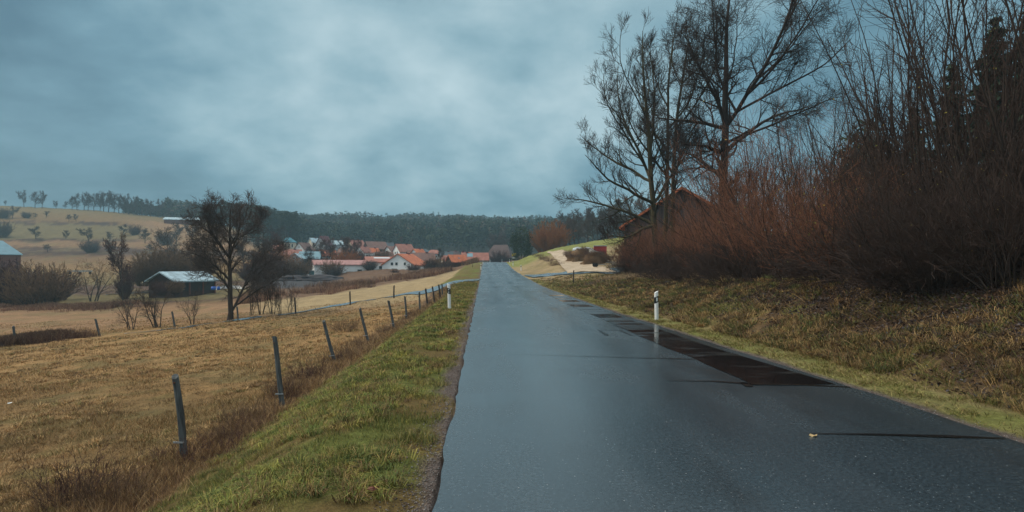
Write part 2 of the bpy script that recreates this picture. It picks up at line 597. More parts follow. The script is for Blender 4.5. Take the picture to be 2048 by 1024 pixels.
M['plank_grey'] = plank_mat('grey_planks', (0.085, 0.065, 0.060))
M['tile_orange'] = tile_mat('orange_tiles', (0.52, 0.15, 0.065))
M['tile_pink'] = tile_mat('faded_red_tiles', (0.34, 0.140, 0.105))
M['tile_brown'] = tile_mat('brown_tiles', (0.19, 0.100, 0.080))
M['tile_mauve'] = tile_mat('mauve_tiles', (0.095, 0.062, 0.060))
M['tile_maroon'] = tile_mat('maroon_tiles', (0.15, 0.05, 0.06))
M['tile_slate'] = tile_mat('slate_tiles', (0.065, 0.085, 0.10))
M['tile_teal'] = tile_mat('teal_sheet', (0.06, 0.22, 0.28))
M['sheet_pink'] = tile_mat('pink_sheet_roof', (0.38, 0.20, 0.185))
M['sheet_pale'] = simple('pale_sheet_roof', (0.30, 0.40, 0.45), 0.5, 0.6, 1.1, 0.4, 0.2)
M['sheet_blue'] = simple('blue_sheet_roof', (0.17, 0.30, 0.36), 0.5, 0.15, 0.7, 0.4, 0.2)
M['glass_dark'] = simple('window_glass', (0.02, 0.03, 0.035), 0.15, 0.2, 2.0, 0.6, 0.0)
M['solar'] = simple('solar_panel', (0.10, 0.16, 0.20), 0.2, 0.2, 2.0, 0.6, 0.0)
M['frame'] = simple('white_frame', (0.7, 0.7, 0.68), 0.6, 0.05, 3.0)
M['red_paint'] = simple('worn_red_paint', (0.36, 0.03, 0.03), 0.5, 0.3, 1.2, 0.4, 0.1)
M['concrete'] = simple('concrete', (0.36, 0.35, 0.33), 0.85, 0.25, 1.5)
M['tarp_white'] = simple('white_tarp', (0.50, 0.56, 0.58), 0.4, 0.15, 2.0, 0.4, 0.4)
M['tarp_blue'] = simple('blue_tarp', (0.10, 0.24, 0.32), 0.4, 0.25, 2.0, 0.4, 0.4)
M['car_white'] = simple('white_paint', (0.70, 0.74, 0.74), 0.3, 0.05, 1.0, 0.5, 0.0)
M['teal_paint'] = simple('teal_paint', (0.02, 0.16, 0.19), 0.45, 0.15, 1.0, 0.5, 0.0)
M['blue_plastic'] = simple('blue_plastic', (0.02, 0.10, 0.40), 0.45, 0.15, 2.0, 0.4, 0.0)
M['rubber'] = simple('tyre_rubber', (0.012, 0.012, 0.012), 0.8, 0.2, 4.0)
M['yellow_sign'] = simple('yellow_sign', (0.62, 0.42, 0.03), 0.5, 0.1, 3.0)
M['soil'] = simple('dark_soil', (0.060, 0.055, 0.060), 0.95, 0.4, 0.8, 0.1, 0.8)
M['mound_soil'] = simple('mound_soil', (0.15, 0.095, 0.055), 0.95, 0.45, 1.6, 0.1, 0.9)
M['water'] = simple('stream_water', (0.03, 0.04, 0.045), 0.06, 0.2, 1.0, 0.5, 0.05)

# ------------------------------------------------------------------ ground sheet
TAN = np.array([.32, .195, .085]); TANR = np.array([.275, .165, .090]); OLIVE = np.array([.165, .130, .060])
GREEN = np.array([.125, .140, .036]); BRUSH = np.array([.075, .045, .034]); SHADED_LITTER = np.array([.040, .026, .020])  # litter tone includes shade from the thicket overhang
PALE = np.array([.33, .245, .135]); GRIT = np.array([.13, .105, .095]); DARKF = np.array([.030, .038, .032])
SOIL = np.array([.050, .050, .056])


def ground_color(X, Y):
    u = HX + F * X / np.maximum(Y, 3)
    d = xl(Y) - X; e = X - xr(Y)
    n1 = fbm(X * .25, Y * .25, 4) * 2; n2 = fbm(X * 1.3 + 40, Y * 1.3, 3) * 2
    # left hillside bands by distance
    Yb = Y * (1 + 0.03 * n1) - 0.03 * (u - 200) * (Y > 150)
    bk = np.array([0, 45, 52, 72, 80, 88, 95, 114, 120, 138, 146, 190, 228, 236, 258, 264, 278, 281, 284, 289, 338, 341, 345, 350, 410, 900])
    bc = np.array([TAN, TAN, TANR, TANR, TANR * .8, BRUSH, OLIVE, OLIVE, BRUSH * 1.5, BRUSH * 1.6, OLIVE * 1.25, TAN * .9, TANR * .75,
                   BRUSH * 1.1, BRUSH * 1.3, TANR, TANR, BRUSH, BRUSH, OLIVE * 1.0, OLIVE * 1.1, BRUSH * .9, BRUSH, TAN * .7, OLIVE * 1.25, OLIVE])
    c = np.stack([np.interp(Yb, bk, bc[:, i]) for i in range(3)], -1)

    def mixc(c, col, w):
        w = np.clip(w, 0, 1)[..., None]
        return c * (1 - w) + np.asarray(col) * w
    nearw = (X < -3) * (1 - sstep(9, 26, Y + n1 * 6))
    c = mixc(c, np.array([.17, .105, .045]), nearw * .85)
    c = mixc(c, np.array([.15, .115, .045]), (X < -3) * (Y < 50) * sstep(.0, .45, n2 + n1 * .5) * .7)
    c = c * (1 - .22 * sstep(60, 110, Y) * (X < 0))[..., None]
    # patches on the hill
    c = mixc(c, TANR * .95, sstep(230, 330, u) * (Y > 260) * (Y < 370) * .8)
    c = mixc(c, OLIVE, sstep(0.05, .4, n1) * .5 * (Y < 330))
    # middle meadow beyond the path, towards the village
    mid = sstep(470, 560, u) * (Y > 50)
    c = mixc(c, PALE, mid * sstep(50, 56, Y) * (Y < 140))
    belt = np.interp(u, [470, 600, 700, 800, 880, 950], [74, 84, 92, 104, 118, 132])
    c = mixc(c, np.array([.135, .078, .050]), mid * sstep(-5, 3, Y - belt) * (Y < 200) * .95)
    c = mixc(c, SOIL * 1.2, sstep(470, 540, u) * (1 - sstep(640, 700, u)) * sstep(108, 116, Y) * (1 - sstep(150, 165, Y)))
    c = mixc(c, BRUSH * 1.2, sstep(540, 600, u) * sstep(160, 180, Y) * (Y < 330))
    # dark forest floor
    c = mixc(c, DARKF, sstep(440, 560, u) * sstep(290, 320, Y))
    c = mixc(c, DARKF, sstep(405, 430, Y) * 1.0)
    c = mixc(c, SHADED_LITTER * 1.1, sstep(1140, 1200, u) * sstep(150, 170, Y))
    # right of the road
    rgt = (e > 0)
    c = np.where(rgt[..., None] & (Y < 150)[..., None], PALE * .93 + 0 * c, c)
    c = mixc(c, OLIVE * 1.35, rgt * sstep(-.1, .3, n1 + n2 * .3) * .7 * (Y < 150))
    c = mixc(c, GREEN * 1.5, rgt * sstep(98, 112, Y) * (Y < 150) * .85)
    # bank: mix of dry grass, green tufts and leaf litter, darkened upslope to paint in the thicket's shade
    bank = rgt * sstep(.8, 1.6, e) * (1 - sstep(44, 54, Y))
    c = mixc(c, TAN * .5, bank * .8)
    c = mixc(c, GREEN * .9, bank * sstep(0.0, .35, n2 + .3 * n1) * .75)
    c = mixc(c, SHADED_LITTER, bank * sstep(-.35, .25, -n2 + .5 * n1 + (e - 1.9) * .30) * .92)
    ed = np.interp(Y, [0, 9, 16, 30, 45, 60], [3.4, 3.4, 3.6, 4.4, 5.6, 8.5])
    c = mixc(c, SHADED_LITTER, rgt * sstep(-.6, .5, e - ed + n1 * .8) * (1 - sstep(60, 75, Y)))
    c = mixc(c, GREEN * 1.2, rgt * (1 - sstep(.7, 1.2, e + n1 * .2)) * (Y < 60) * (.65 + n2 * .4))
    # left verge
    lft = (d > 0) * (1 - sstep(120, 150, Y))
    vg = lft * sstep(.03, .22, d + n2 * .15) * (1 - sstep(3.2, 4.0, d * np.where(Y < 50, 1, .8) + n1 * .5))
    c = mixc(c, GREEN, vg)
    c = mixc(c, TAN * .45, vg * sstep(-.25, .3, n2) * .8)
    dt = lft * (Y < 60) * np.exp(-((d - 4.4) / .5) ** 2)
    c = mixc(c, BRUSH * 1.3, dt * .9)
    # grit beside the asphalt
    c = mixc(c, GRIT, (d > -.5) * (1 - sstep(.05, .24, d + n2 * .25)) * (X < 0.5) * (Y < 140))
    c = mixc(c, GRIT, (e > -.5) * (1 - sstep(.1, .28, e + n2 * .12)) * (X > 0.5) * (Y < 60))
    return np.clip(c, .01, 1)


def build_ground():
    rs = np.concatenate([[0.0, 1.0, 2.0], np.exp(np.linspace(math.log(2.8), math.log(60), 330)),
                         np.exp(np.linspace(math.log(61), math.log(1500), 190)), [2200, 3200]])
    front = np.linspace(-52, 52, 620)
    back = np.linspace(52, 308, 60)[1:-1]
    th = np.radians(np.concatenate([front, back]))
    R, T = np.meshgrid(rs, th, indexing='ij')
    X, Y = R * np.sin(T), R * np.cos(T)
    Z = zfun(X, Y)
    Z = np.where(Y < 1, zfun(X, np.maximum(Y, 1)) * 1.0, Z)
    Z = np.where(R > 1400, np.minimum(Z, 60), Z)
    # keep the sheet clear under the asphalt
    road = (xl(Y) - X < .02) & (X - xr(Y) < .02) & (Y < 190)
    Z = np.where(road, zroad(Y) - 0.05, Z)
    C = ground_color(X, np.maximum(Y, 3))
    nr, nt = R.shape
    idx = np.arange(nr * nt).reshape(nr, nt)
    nx = np.roll(idx, -1, axis=1)
    q = np.stack([idx[:-1], idx[1:], nx[1:], nx[:-1]], -1)[1:].reshape(-1, 4)
    tr = np.stack([np.full(nt, idx[0, 0]), idx[1], nx[1]], -1)
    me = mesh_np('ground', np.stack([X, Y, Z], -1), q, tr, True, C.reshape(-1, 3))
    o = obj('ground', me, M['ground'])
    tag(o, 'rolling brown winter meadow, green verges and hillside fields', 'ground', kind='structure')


build_ground()


def strip(name, left, right, mat, dz, label, cat, crown=0.0, nx=6, follow=None, step=1.0, kind='structure'):
    """sheet between two polylines given as (x,y) with equal counts"""
    L = np.array(left, float); Rr = np.array(right, float)
    seg = np.r_[0, np.cumsum(np.linalg.norm(np.diff((L + Rr) / 2, axis=0), axis=1))]
    n = max(2, int(seg[-1] / step))
    s = np.linspace(0, seg[-1], n)
    L = np.stack([np.interp(s, seg, L[:, i]) for i in (0, 1)], -1); Rr = np.stack([np.interp(s, seg, Rr[:, i]) for i in (0, 1)], -1)
    w = np.linspace(0, 1, nx + 1)
    P = L[:, None] * (1 - w[None, :, None]) + Rr[:, None] * w[None, :, None]
    z = (follow or (lambda x, y: zfun(x, y, False)))(P[..., 0], P[..., 1]) + dz + crown * 4 * w[None] * (1 - w[None])
    V = np.concatenate([P, z[..., None]], -1)
    idx = np.arange(n * (nx + 1)).reshape(n, nx + 1)
    q = np.stack([idx[:-1, :-1], idx[:-1, 1:], idx[1:, 1:], idx[1:, :-1]], -1).reshape(-1, 4)
    o = obj(name, mesh_np(name, V, q, None, True), mat)
    return tag(o, label, cat, kind=kind)


def zrd(x, y):
    return zroad(y)


ys = np.concatenate([np.linspace(-30, 60, 800), np.linspace(61, 215, 60)])
jl = 0.10 * fbm(ys * 1.7, ys * 0 + 3, 5); jr = 0.14 * fbm(ys * 1.5, ys * 0 + 8, 5)
strip('road', np.stack([xl(ys) + jl, ys], -1), np.stack([xr(ys) + jr, ys], -1), M['asphalt'], 0.0,
      'wet grey asphalt country road running to the village', 'road', nx=8, follow=zrd, step=.12)


def gpix(px, py):                                  # a pixel of the flat near road surface
    Y = EYE * F / (py - HY)
    return ((px - HX) / F * Y, Y)


patch_L = [gpix(*p) for p in [(1082, 583), (1142, 612), (1215, 643), (1312, 687), (1391, 719), (1504, 769)]]
patch_R = [(xr(np.array(gpix(1082, 583)[1])) - .30, gpix(1082, 583)[1])]
for f in (.2, .4, .6, .8):
    pass
py_ = np.array([p[1] for p in patch_L]); px_ = np.array([p[0] for p in patch_L])
yy = np.linspace(py_[0], py_[-1], 60)
pl = np.stack([np.interp(-yy, -py_, px_) + .02 * np.sin(yy * 3.1), yy], -1)
yr = yy
pr = np.stack([np.array([xr(np.array([v]))[0] for v in yr]) - np.interp(yr, [7, 12, 30], [.05, .30, .20]), yr], -1)
strip('road_patch', pl, pr, M['patch'], 0.005, 'dark water-covered strip of newer asphalt along the right edge of the road',
      'road patch', nx=4, follow=zrd, step=.4)


def seam(pts, w, label):
    P = np.array([gpix(*p) for p in pts])
    n = 40
    s = np.linspace(0, 1, n)
    t = np.linspace(0, 1, len(P))
    C = np.stack([np.interp(s, t, P[:, i]) for i in (0, 1)], -1)
    dr = np.gradient(C, axis=0); dr /= np.linalg.norm(dr, axis=1)[:, None]
    nn = np.stack([-dr[:, 1], dr[:, 0]], -1)
    ww = np.interp(s, np.linspace(0, 1, len(w)), w) * (1 + .5 * fbm(s * 14 + pts[0][0], s * 0, 3))
    strip('tar_seam', C + nn * ww[:, None], C - nn * ww[:, None], M['tar'], 0.009, label, 'tar seam', nx=1, follow=zrd, step=.06)


seam([(1012, 707), (1180, 713), (1391, 719)], [.008, .018, .028], 'thin straight crack filled with tar crossing the road to the dark strip')
seam([(1336, 762), (1420, 763), (1502, 768)], [.012, .026, .045], 'short tar line ending at the near corner of the dark strip')
seam([(1486, 766), (1500, 774)], [.04, .06], 'small dark tar blot at the near corner of the dark strip')
seam([(1500, 769), (1600, 770), (1700, 775)], [.05, .04, .02], 'straight tar joint closing the near end of the dark strip')
seam([(1620, 868), (1750, 870), (1900, 874), (2010, 878)], [.008, .022, .038, .014], 'thick tar streak on the near right part of the road')
seam([(1198, 660), (1215, 671)], [.04, .045], 'small dark tar mark beside the wet strip in mid road')
seam([(1170, 659), (1240, 661), (1265, 672)], [.012, .026, .014], 'faint crossing crack in mid road')


def px_path(pts):
    return [ray(*p)[:2] for p in pts]


# side path on the left
path_c = [(972, 561), (930, 569), (880, 577), (820, 588), (760, 598), (700, 606), (640, 616), (560, 630), (460, 645), (350, 658), (250, 669)]
PC = np.array([(-3.35, 57.5), (-5.2, 57.6), (-7.6, 58.2), (-10.6, 59.3), (-13.7, 59.5), (-16.6, 58.6), (-19.0, 55.8), (-20.9, 51.3), (-22.9, 47.0), (-25.7, 44.0), (-28.4, 42.1)])
tt = np.linspace(0, 1, len(PC)); ss = np.linspace(0, 1, 90)
PC = np.stack([np.interp(ss, tt, PC[:, i]) for i in (0, 1)], -1)
for _ in range(6):
    PC[1:-1] = (PC[:-2] + PC[2:] + 2 * PC[1:-1]) / 4
dr = np.gradient(PC, axis=0); dr /= np.linalg.norm(dr, axis=1)[:, None]
nn = np.stack([-dr[:, 1], dr[:, 0]], -1)
hw = np.interp(ss, [0, .06, .15, .5, .8, 1], [2.6, 1.5, 1.2, .9, .35, .1])[:, None]
strip('side_path', PC - nn * hw, PC + nn * hw, M['path'], 0.06, 'narrow asphalt farm path leaving the road on the left and dropping across the meadow',
      'path', nx=4, step=.7, follow=lambda x, y: zfun(x, y, True))
PATH_C = PC.copy()


def px_poly_strip(name, lp, rp, mat, dz, label, cat, step=.5):
    return strip(name, px_path(lp), px_path(rp), mat, dz, label, cat, nx=8, step=step, follow=lambda x, y: zfun(x, y, True))


# right: paved entrance then pale gravel drive up the mound
px_poly_strip('farm_entrance', [(1046, 551), (1090, 547), (1130, 544), (1190, 540), (1245, 538)], [(1066, 556), (1100, 553), (1140, 551), (1195, 547), (1245, 546)],
              M['path'], 0.08, 'paved farm entrance joining the road from the right below the mound', 'entrance')
px_poly_strip('gravel_drive', [(1138, 549), (1128, 540), (1117, 528), (1108, 516), (1093, 506)], [(1240, 545), (1195, 534), (1166, 523), (1148, 512), (1127, 504)],
              M['gravel'], 0.14, 'pale sandy gravel drive climbing the mound', 'drive')

# ------------------------------------------------------------------ tubes / trees
def norm(a):
    return a / np.maximum(np.linalg.norm(a, axis=-1, keepdims=True), 1e-9)


def tubes(P, R, sides=3):
    K, N = P.shape[:2]
    t = norm(np.gradient(P, axis=1))
    mt = norm(P[:, -1] - P[:, 0])
    ref = np.where(np.abs(mt[:, 2:3]) > 0.8, np.array([[1., 0, 0]]), np.array([[0, 0, 1.]]))[:, None]
    a = norm(np.cross(t, np.broadcast_to(ref, t.shape))); b = np.cross(t, a)
    ang = np.arange(sides) * 2 * math.pi / sides
    V = P[:, :, None] + R[:, :, None, None] * (a[:, :, None] * np.cos(ang)[None, None, :, None] + b[:, :, None] * np.sin(ang)[None, None, :, None])
    idx = np.arange(K * N * sides).reshape(K, N, sides)
    nx = np.roll(idx, -1, axis=2)
    q = np.stack([idx[:, :-1], nx[:, :-1], nx[:, 1:], idx[:, 1:]], -1).reshape(-1, 4)
    return V.reshape(-1, 3), q


def merge(parts):
    Vs, Qs, k = [], [], 0
    for V, q in parts:
        Vs.append(V); Qs.append(q + k); k += len(V)
    return np.concatenate(Vs), np.concatenate(Qs)


def grow(P, R, n, length, ang, trange, N, wander, up, ratio, rg, tip=0.25, lenpow=0.6, envelope=None):
    K, Np = P.shape[:2]
    C = K * n
    par = np.repeat(np.arange(K), n)
    t = trange[0] + (trange[1] - trange[0]) * ((np.tile(np.arange(n), K) + rg.random(C)) / n)
    f = t * (Np - 1); i = np.minimum(f.astype(int), Np - 2); fr = (f - i)[:, None]
    p0 = P[par, i] * (1 - fr) + P[par, i + 1] * fr
    tan = norm(P[par, i + 1] - P[par, i])
    r0 = R[par, i] * (1 - fr[:, 0]) + R[par, i + 1] * fr[:, 0]
    rv = norm(rg.normal(size=(C, 3)))
    perp = norm(rv - (rv * tan).sum(-1, keepdims=True) * tan)
    a = np.radians(rg.uniform(ang[0], ang[1], C))[:, None]
    d = norm(np.cos(a) * tan + np.sin(a) * perp)
    L = length * rg.uniform(.6, 1.15, C) * (1 - lenpow * (t - trange[0]) / max(1e-6, trange[1] - trange[0]))
    pts = [p0]
    st = (L / (N - 1))[:, None]
    for k in range(N - 1):
        d = norm(d + wander * rg.normal(size=(C, 3)) + np.array([0, 0, up]))
        pts.append(pts[-1] + d * st)
    Pn = np.stack(pts, 1)
    rr = np.minimum(r0 * ratio, r0 * .95)
    Rn = rr[:, None] * np.linspace(1, tip, N)[None]
    return Pn, Rn


def tree_mesh(seed, H=12., r=.22, lean=(0, 0), trunk_frac=.95, levels=None, limb_sides=7, twig_w=1.0, cut=2, stems=1, spread=0.2,
              clear=.25, minr=.004, wob=.05):
    """returns (trunk+limbs) and (twigs) meshes, base at the origin"""
    rg = np.random.default_rng(seed)
    N = 9
    P, R = [], []
    for s in range(stems):
        a = rg.uniform(0, 2 * math.pi) if stems > 1 else 0
        d = norm(np.array([[lean[0] + spread * math.cos(a) * (stems > 1), lean[1] + spread * math.sin(a) * (stems > 1), 1.0]]))[0]
        p = np.array([.35 * math.cos(a), .35 * math.sin(a), -.3]) * (1 if stems > 1 else 0) + np.array([0, 0, -.3 if stems == 1 else 0])
        hh = H * trunk_frac * (rg.uniform(.8, 1) if stems > 1 else 1)
        pts = [p]
        for k in range(N - 1):
            d = norm((d + wob * rg.normal(size=3) + np.array([0, 0, .04]))[None])[0]
            pts.append(pts[-1] + d * hh / (N - 1))
        P.append(pts); R.append(r * (1 if stems == 1 else .7) * np.array([1.35, .98, .88, .78, .66, .52, .38, .24, .10]))
    P, R = np.array(P), np.array(R)
    thick, thin = [tubes(P, R, 9)], []
    cur = (P, R)
    lv = levels
    for k, (n, ln, ang, tr, NN, wd, up, ratio, lp) in enumerate(lv):
        cur = grow(cur[0], cur[1], n, ln, ang, tr, NN, wd, up, ratio, rg, tip=.22, lenpow=lp)
        cur = (cur[0], np.maximum(cur[1], minr * twig_w))
        (thick if k < cut else thin).append(tubes(cur[0], cur[1], limb_sides if k == 0 else (5 if k < cut else 3)))
    Vt, Qt = merge(thick); Vc, Qc = merge(thin)
    return mesh_np('trunk', Vt, Qt, None, True), mesh_np('crown', Vc, Qc, None, False)


TM = {}


def traced_tree(key, seed, Y, base, limbs, conv, levels, r0, minr, cut=1):
    """main limbs given as drawn curves at the tree's own distance, each swung out in depth; smaller branches grown on them"""
    rg = np.random.default_rng(seed)
    N = 12
    bx = (conv(*base)[0] - HX) / F * Y
    P, R_ = [], []
    for k, lb in enumerate(limbs):
        q = np.array([((conv(*p)[0] - HX) / F * Y - bx, EYE - (conv(*p)[1] - HY) / F * Y) for p in lb])
        sg = np.r_[0, np.cumsum(np.linalg.norm(np.diff(q, axis=0), axis=1))]
        s_ = np.linspace(0, sg[-1], N)
        x = np.interp(s_, sg, q[:, 0]); z = np.interp(s_, sg, q[:, 1])
        for _ in range(2):
            x[1:-1] = (x[:-2] + 2 * x[1:-1] + x[2:]) / 4; z[1:-1] = (z[:-2] + 2 * z[1:-1] + z[2:]) / 4
        if k == 0:
            y = .15 * np.sin(s_ * .5); rr = r0 * (1 - s_ / sg[-1]) ** .8 + .02
            rr[0] *= 1.35
        else:
            A = np.concatenate(P); RA = np.concatenate(R_)
            dd = (A[:, 0] - x[0]) ** 2 + (A[:, 2] - z[0]) ** 2
            i = int(np.argmin(dd)); w0 = np.linspace(1, 0, N) ** 2
            x = x + (A[i, 0] - x[0]) * w0; z = z + (A[i, 2] - z[0]) * w0
            kk = rg.uniform(.25, .9) * (1 if k % 2 else -1)
            y = A[i, 1] + kk * s_ * (1 - .25 * s_ / sg[-1])
            rr = min(RA[i] * .55, r0 * .48) * (1 - s_ / sg[-1]) ** .75 + .015
        wob = np.cumsum(rg.normal(size=(N, 3)) * .035, axis=0); wob[0] = 0
        P.append(np.stack([x, y, z], -1) + wob); R_.append(rr)
    P, R_ = np.array(P), np.array(R_)
    # extra limbs swung towards and away from the road, off the leader
    thick, thin = [tubes(P, R_, 9)], []
    cur = (P, R_)
    for k, (n, ln, ang, tr, NN, wd, up, ratio, lp) in enumerate(levels):
        cur = grow(cur[0], cur[1], n, ln, ang, tr, NN, wd, up, ratio, rg, tip=.25, lenpow=lp)
        cur = (cur[0], np.maximum(cur[1], minr))
        (thick if k < cut else thin).append(tubes(cur[0], cur[1], 5 if k < cut else 3))
    Vt, Qt = merge(thick); Vc, Qc = merge(thin)
    TM[key] = (mesh_np('trunk', Vt, Qt, None, True), mesh_np('crown', Vc, Qc))
    return bx


def cz1(a, b): return (1080 + a / 1.896, b / 1.896)
def cz2(a, b): return (360 + a / 3.656, 380 + b / 3.656)


ASH = [(14, 2.5, (26, 58), (.12, 1), 7, .13, .09, .55, .62), (8, 1.05, (22, 50), (.2, 1), 5, .15, .15, .60, .35),
       (6, .5, (20, 50), (.25, 1), 4, .16, .12, .66, .3)]
OAK = [(15, 2.5, (32, 70), (.14, 1), 8, .15, .04, .55, .6), (8, 1.25, (28, 60), (.2, 1), 6, .17, .03, .60, .35),
       (8, .6, (25, 60), (.2, 1), 4, .2, .02, .66, .35)]
BX = {}
BX['ash1'] = traced_tree('ash1', 301, 44, (440, 900), [
    [(440, 1010), (432, 760), (425, 640), (422, 500), (405, 380), (395, 250), (400, 110)],
    [(430, 700), (390, 560), (340, 430), (320, 300), (330, 170)], [(432, 660), (370, 560), (290, 450), (215, 370)],
    [(425, 720), (340, 640), (250, 570), (165, 480)], [(435, 780), (350, 740), (240, 690), (160, 600)],
    [(440, 830), (330, 780), (210, 745), (110, 730)], [(440, 880), (390, 880), (330, 905), (270, 890)],
    [(425, 600), (450, 450), (470, 300), (455, 130)], [(422, 500), (350, 380), (290, 260), (300, 160)],
    [(405, 400), (440, 300), (430, 170), (440, 90)], [(425, 660), (330, 520), (250, 420), (240, 300)],
    [(430, 740), (500, 660), (560, 600), (600, 520)]], cz1, ASH, .24, .0075)
BX['ash2'] = traced_tree('ash2', 302, 46, (475, 900), [
    [(475, 1010), (478, 600), (482, 400), (490, 250), (500, 120), (520, 60)], [(478, 600), (440, 480), (425, 350), (420, 220)],
    [(480, 500), (540, 420), (560, 300), (555, 160)], [(482, 420), (450, 280), (440, 150)], [(478, 680), (400, 600), (330, 500), (290, 380)],
    [(480, 640), (540, 560), (600, 480)]], cz1, ASH, .18, .0075)
BX['ash3'] = traced_tree('ash3', 303, 47, (505, 900), [
    [(508, 1010), (505, 640), (515, 480), (530, 330), (560, 200), (570, 70)], [(505, 620), (560, 540), (610, 440)],
    [(515, 480), (580, 400), (620, 300), (610, 180)], [(530, 360), (500, 240), (510, 110)], [(505, 700), (450, 620), (400, 520), (390, 400)],
    [(530, 330), (610, 240), (640, 130)]], cz1, ASH, .20, .0075)
BX['oak'] = traced_tree('oak', 304, 36, (697, 700), [
    [(697, 980), (697, 520), (703, 440), (708, 330), (705, 240), (715, 120), (720, -20), (730, -110)],
    [(697, 540), (760, 500), (840, 460), (920, 410), (1010, 370), (1110, 350), (1210, 300)],
    [(700, 470), (740, 410), (790, 320), (840, 210), (860, 90), (870, -60)], [(700, 450), (660, 330), (665, 200), (690, 60), (680, -60)],
    [(697, 460), (670, 400), (600, 310), (560, 250), (520, 180)], [(695, 520), (660, 500), (600, 470), (520, 440), (440, 415)],
    [(695, 555), (660, 548), (580, 555), (500, 560)], [(690, 640), (640, 610), (600, 575), (550, 570)],
    [(740, 410), (830, 370), (920, 330), (1040, 280), (1110, 200)], [(790, 320), (880, 260), (960, 180), (1050, 70)],
    [(760, 370), (850, 270), (920, 160), (980, 20)], [(708, 330), (760, 230), (770, 120), (800, -20)],
    [(705, 240), (660, 150), (620, 60), (600, -40)], [(708, 350), (640, 260), (600, 170), (590, 60)],
    [(840, 460), (930, 440), (1030, 410), (1120, 385)], [(840, 210), (900, 120), (930, 20), (950, -60)],
    [(703, 440), (640, 360), (600, 330), (530, 320)]], cz1, OAK, .30, .0065)
FT = [(12, 2.2, (25, 60), (.16, 1), 7, .14, .05, .55, .75), (8, 1.1, (25, 60), (.2, 1), 5, .17, .05, .60, .35),
      (7, .6, (25, 60), (.2, 1), 4, .19, .04, .66, .35)]
FIELD_Y = ray(460, 641)[1]
BX['field'] = traced_tree('field', 305, FIELD_Y, (367, 950), [
    [(367, 975), (357, 700), (360, 500), (375, 300), (380, 110)], [(378, 900), (395, 780), (415, 620), (470, 480), (540, 400)],
    [(357, 650), (300, 570), (220, 500), (130, 470)], [(357, 600), (290, 520), (200, 400), (150, 300)], [(360, 500), (300, 380), (240, 250), (225, 120)],
    [(365, 420), (420, 300), (450, 200), (470, 100)], [(365, 480), (440, 390), (530, 300), (560, 190)], [(390, 840), (450, 790), (540, 720), (640, 660), (700, 600)],
    [(400, 700), (480, 650), (570, 620), (650, 530)], [(410, 640), (480, 570), (580, 520), (640, 430)], [(370, 360), (330, 240), (310, 110)],
    [(358, 560), (260, 470), (120, 400), (70, 360)], [(362, 450), (290, 340), (180, 230)], [(370, 380), (460, 290), (520, 180)], [(360, 700), (310, 620), (240, 590), (170, 570)]],
    cz2, FT, .21, .010)


def tree_variant(key, **kw):
    TM[key] = tree_mesh(**kw)


def place_tree(key, name, loc, label, cat='tree', scale=1.0, rz=None, mats=('bark', 'twig'), group=None, sz=None):
    tm, cm = TM[key]
    o = empty(name, loc, rng.uniform(0, 6.28) if rz is None else rz, label, cat, group)
    o.scale = (scale, scale, sz or scale)
    for nm, me, mt in (('trunk', tm, mats[0]), ('crown', cm, mats[1])):
        if len(me.materials) and me.materials[0] != M[mt]:
            k2 = (me.name, mt)
            if k2 not in TM:
                TM[k2] = me.copy(); TM[k2].materials.clear(); TM[k2].materials.append(M[mt])
            me = TM[k2]
        elif not len(me.materials):
            me.materials.append(M[mt])
        obj(nm, me, None, o)
    return o


# (n, length, angle range, t range, points, wander, up, radius ratio, shortening)
def lv_broad(H, k=1.0):
    return [(11, H * .50, (35, 68), (.26, .92), 8, .13, .10, .55, .45),
            (8, H * .25, (25, 60), (.25, 1), 6, .16, .06, .60, .5),
            (7, H * .125, (25, 60), (.2, 1), 5, .18, .05, .60, .4),
            (int(6 * k), H * .065, (25, 60), (.15, 1), 4, .2, .04, .65, .4),
            (int(5 * k), H * .033, (25, 65), (.1, 1), 3, .2, .03, .7, .3)]


for i in range(4):
    tree_variant('mid%d' % i, seed=40 + i, H=10, r=.16, levels=[
        (15, 4.3, (32, 75), (.2, .97), 6, .14, .08, .55, .35),
        (8, 1.7, (25, 60), (.2, 1), 5, .18, .08, .60, .4),
        (7, .85, (25, 60), (.1, 1), 3, .2, .06, .65, .4)], minr=.016, cut=1)
for i in range(4):
    tree_variant('far%d' % i, seed=80 + i, H=10, r=.2, levels=[
        (18, 4.4, (30, 72), (.2, .97), 6, .14, .10, .55, .35),
        (9, 1.9, (25, 60), (.2, 1), 5, .18, .08, .60, .4),
        (6, .95, (25, 60), (.1, 1), 3, .2, .06, .65, .4)], minr=.034, cut=1, limb_sides=5)
for i in range(3):
    tree_variant('low%d' % i, seed=60 + i, H=6, r=.09, stems=5, spread=.32, wob=.12, levels=[
        (8, 1.9, (25, 60), (.2, .95), 5, .16, .08, .6, .4),
        (6, .9, (25, 60), (.2, 1), 4, .18, .06, .65, .4),
        (5, .45, (25, 60), (.1, 1), 3, .2, .04, .7, .4)], minr=.007, cut=1)


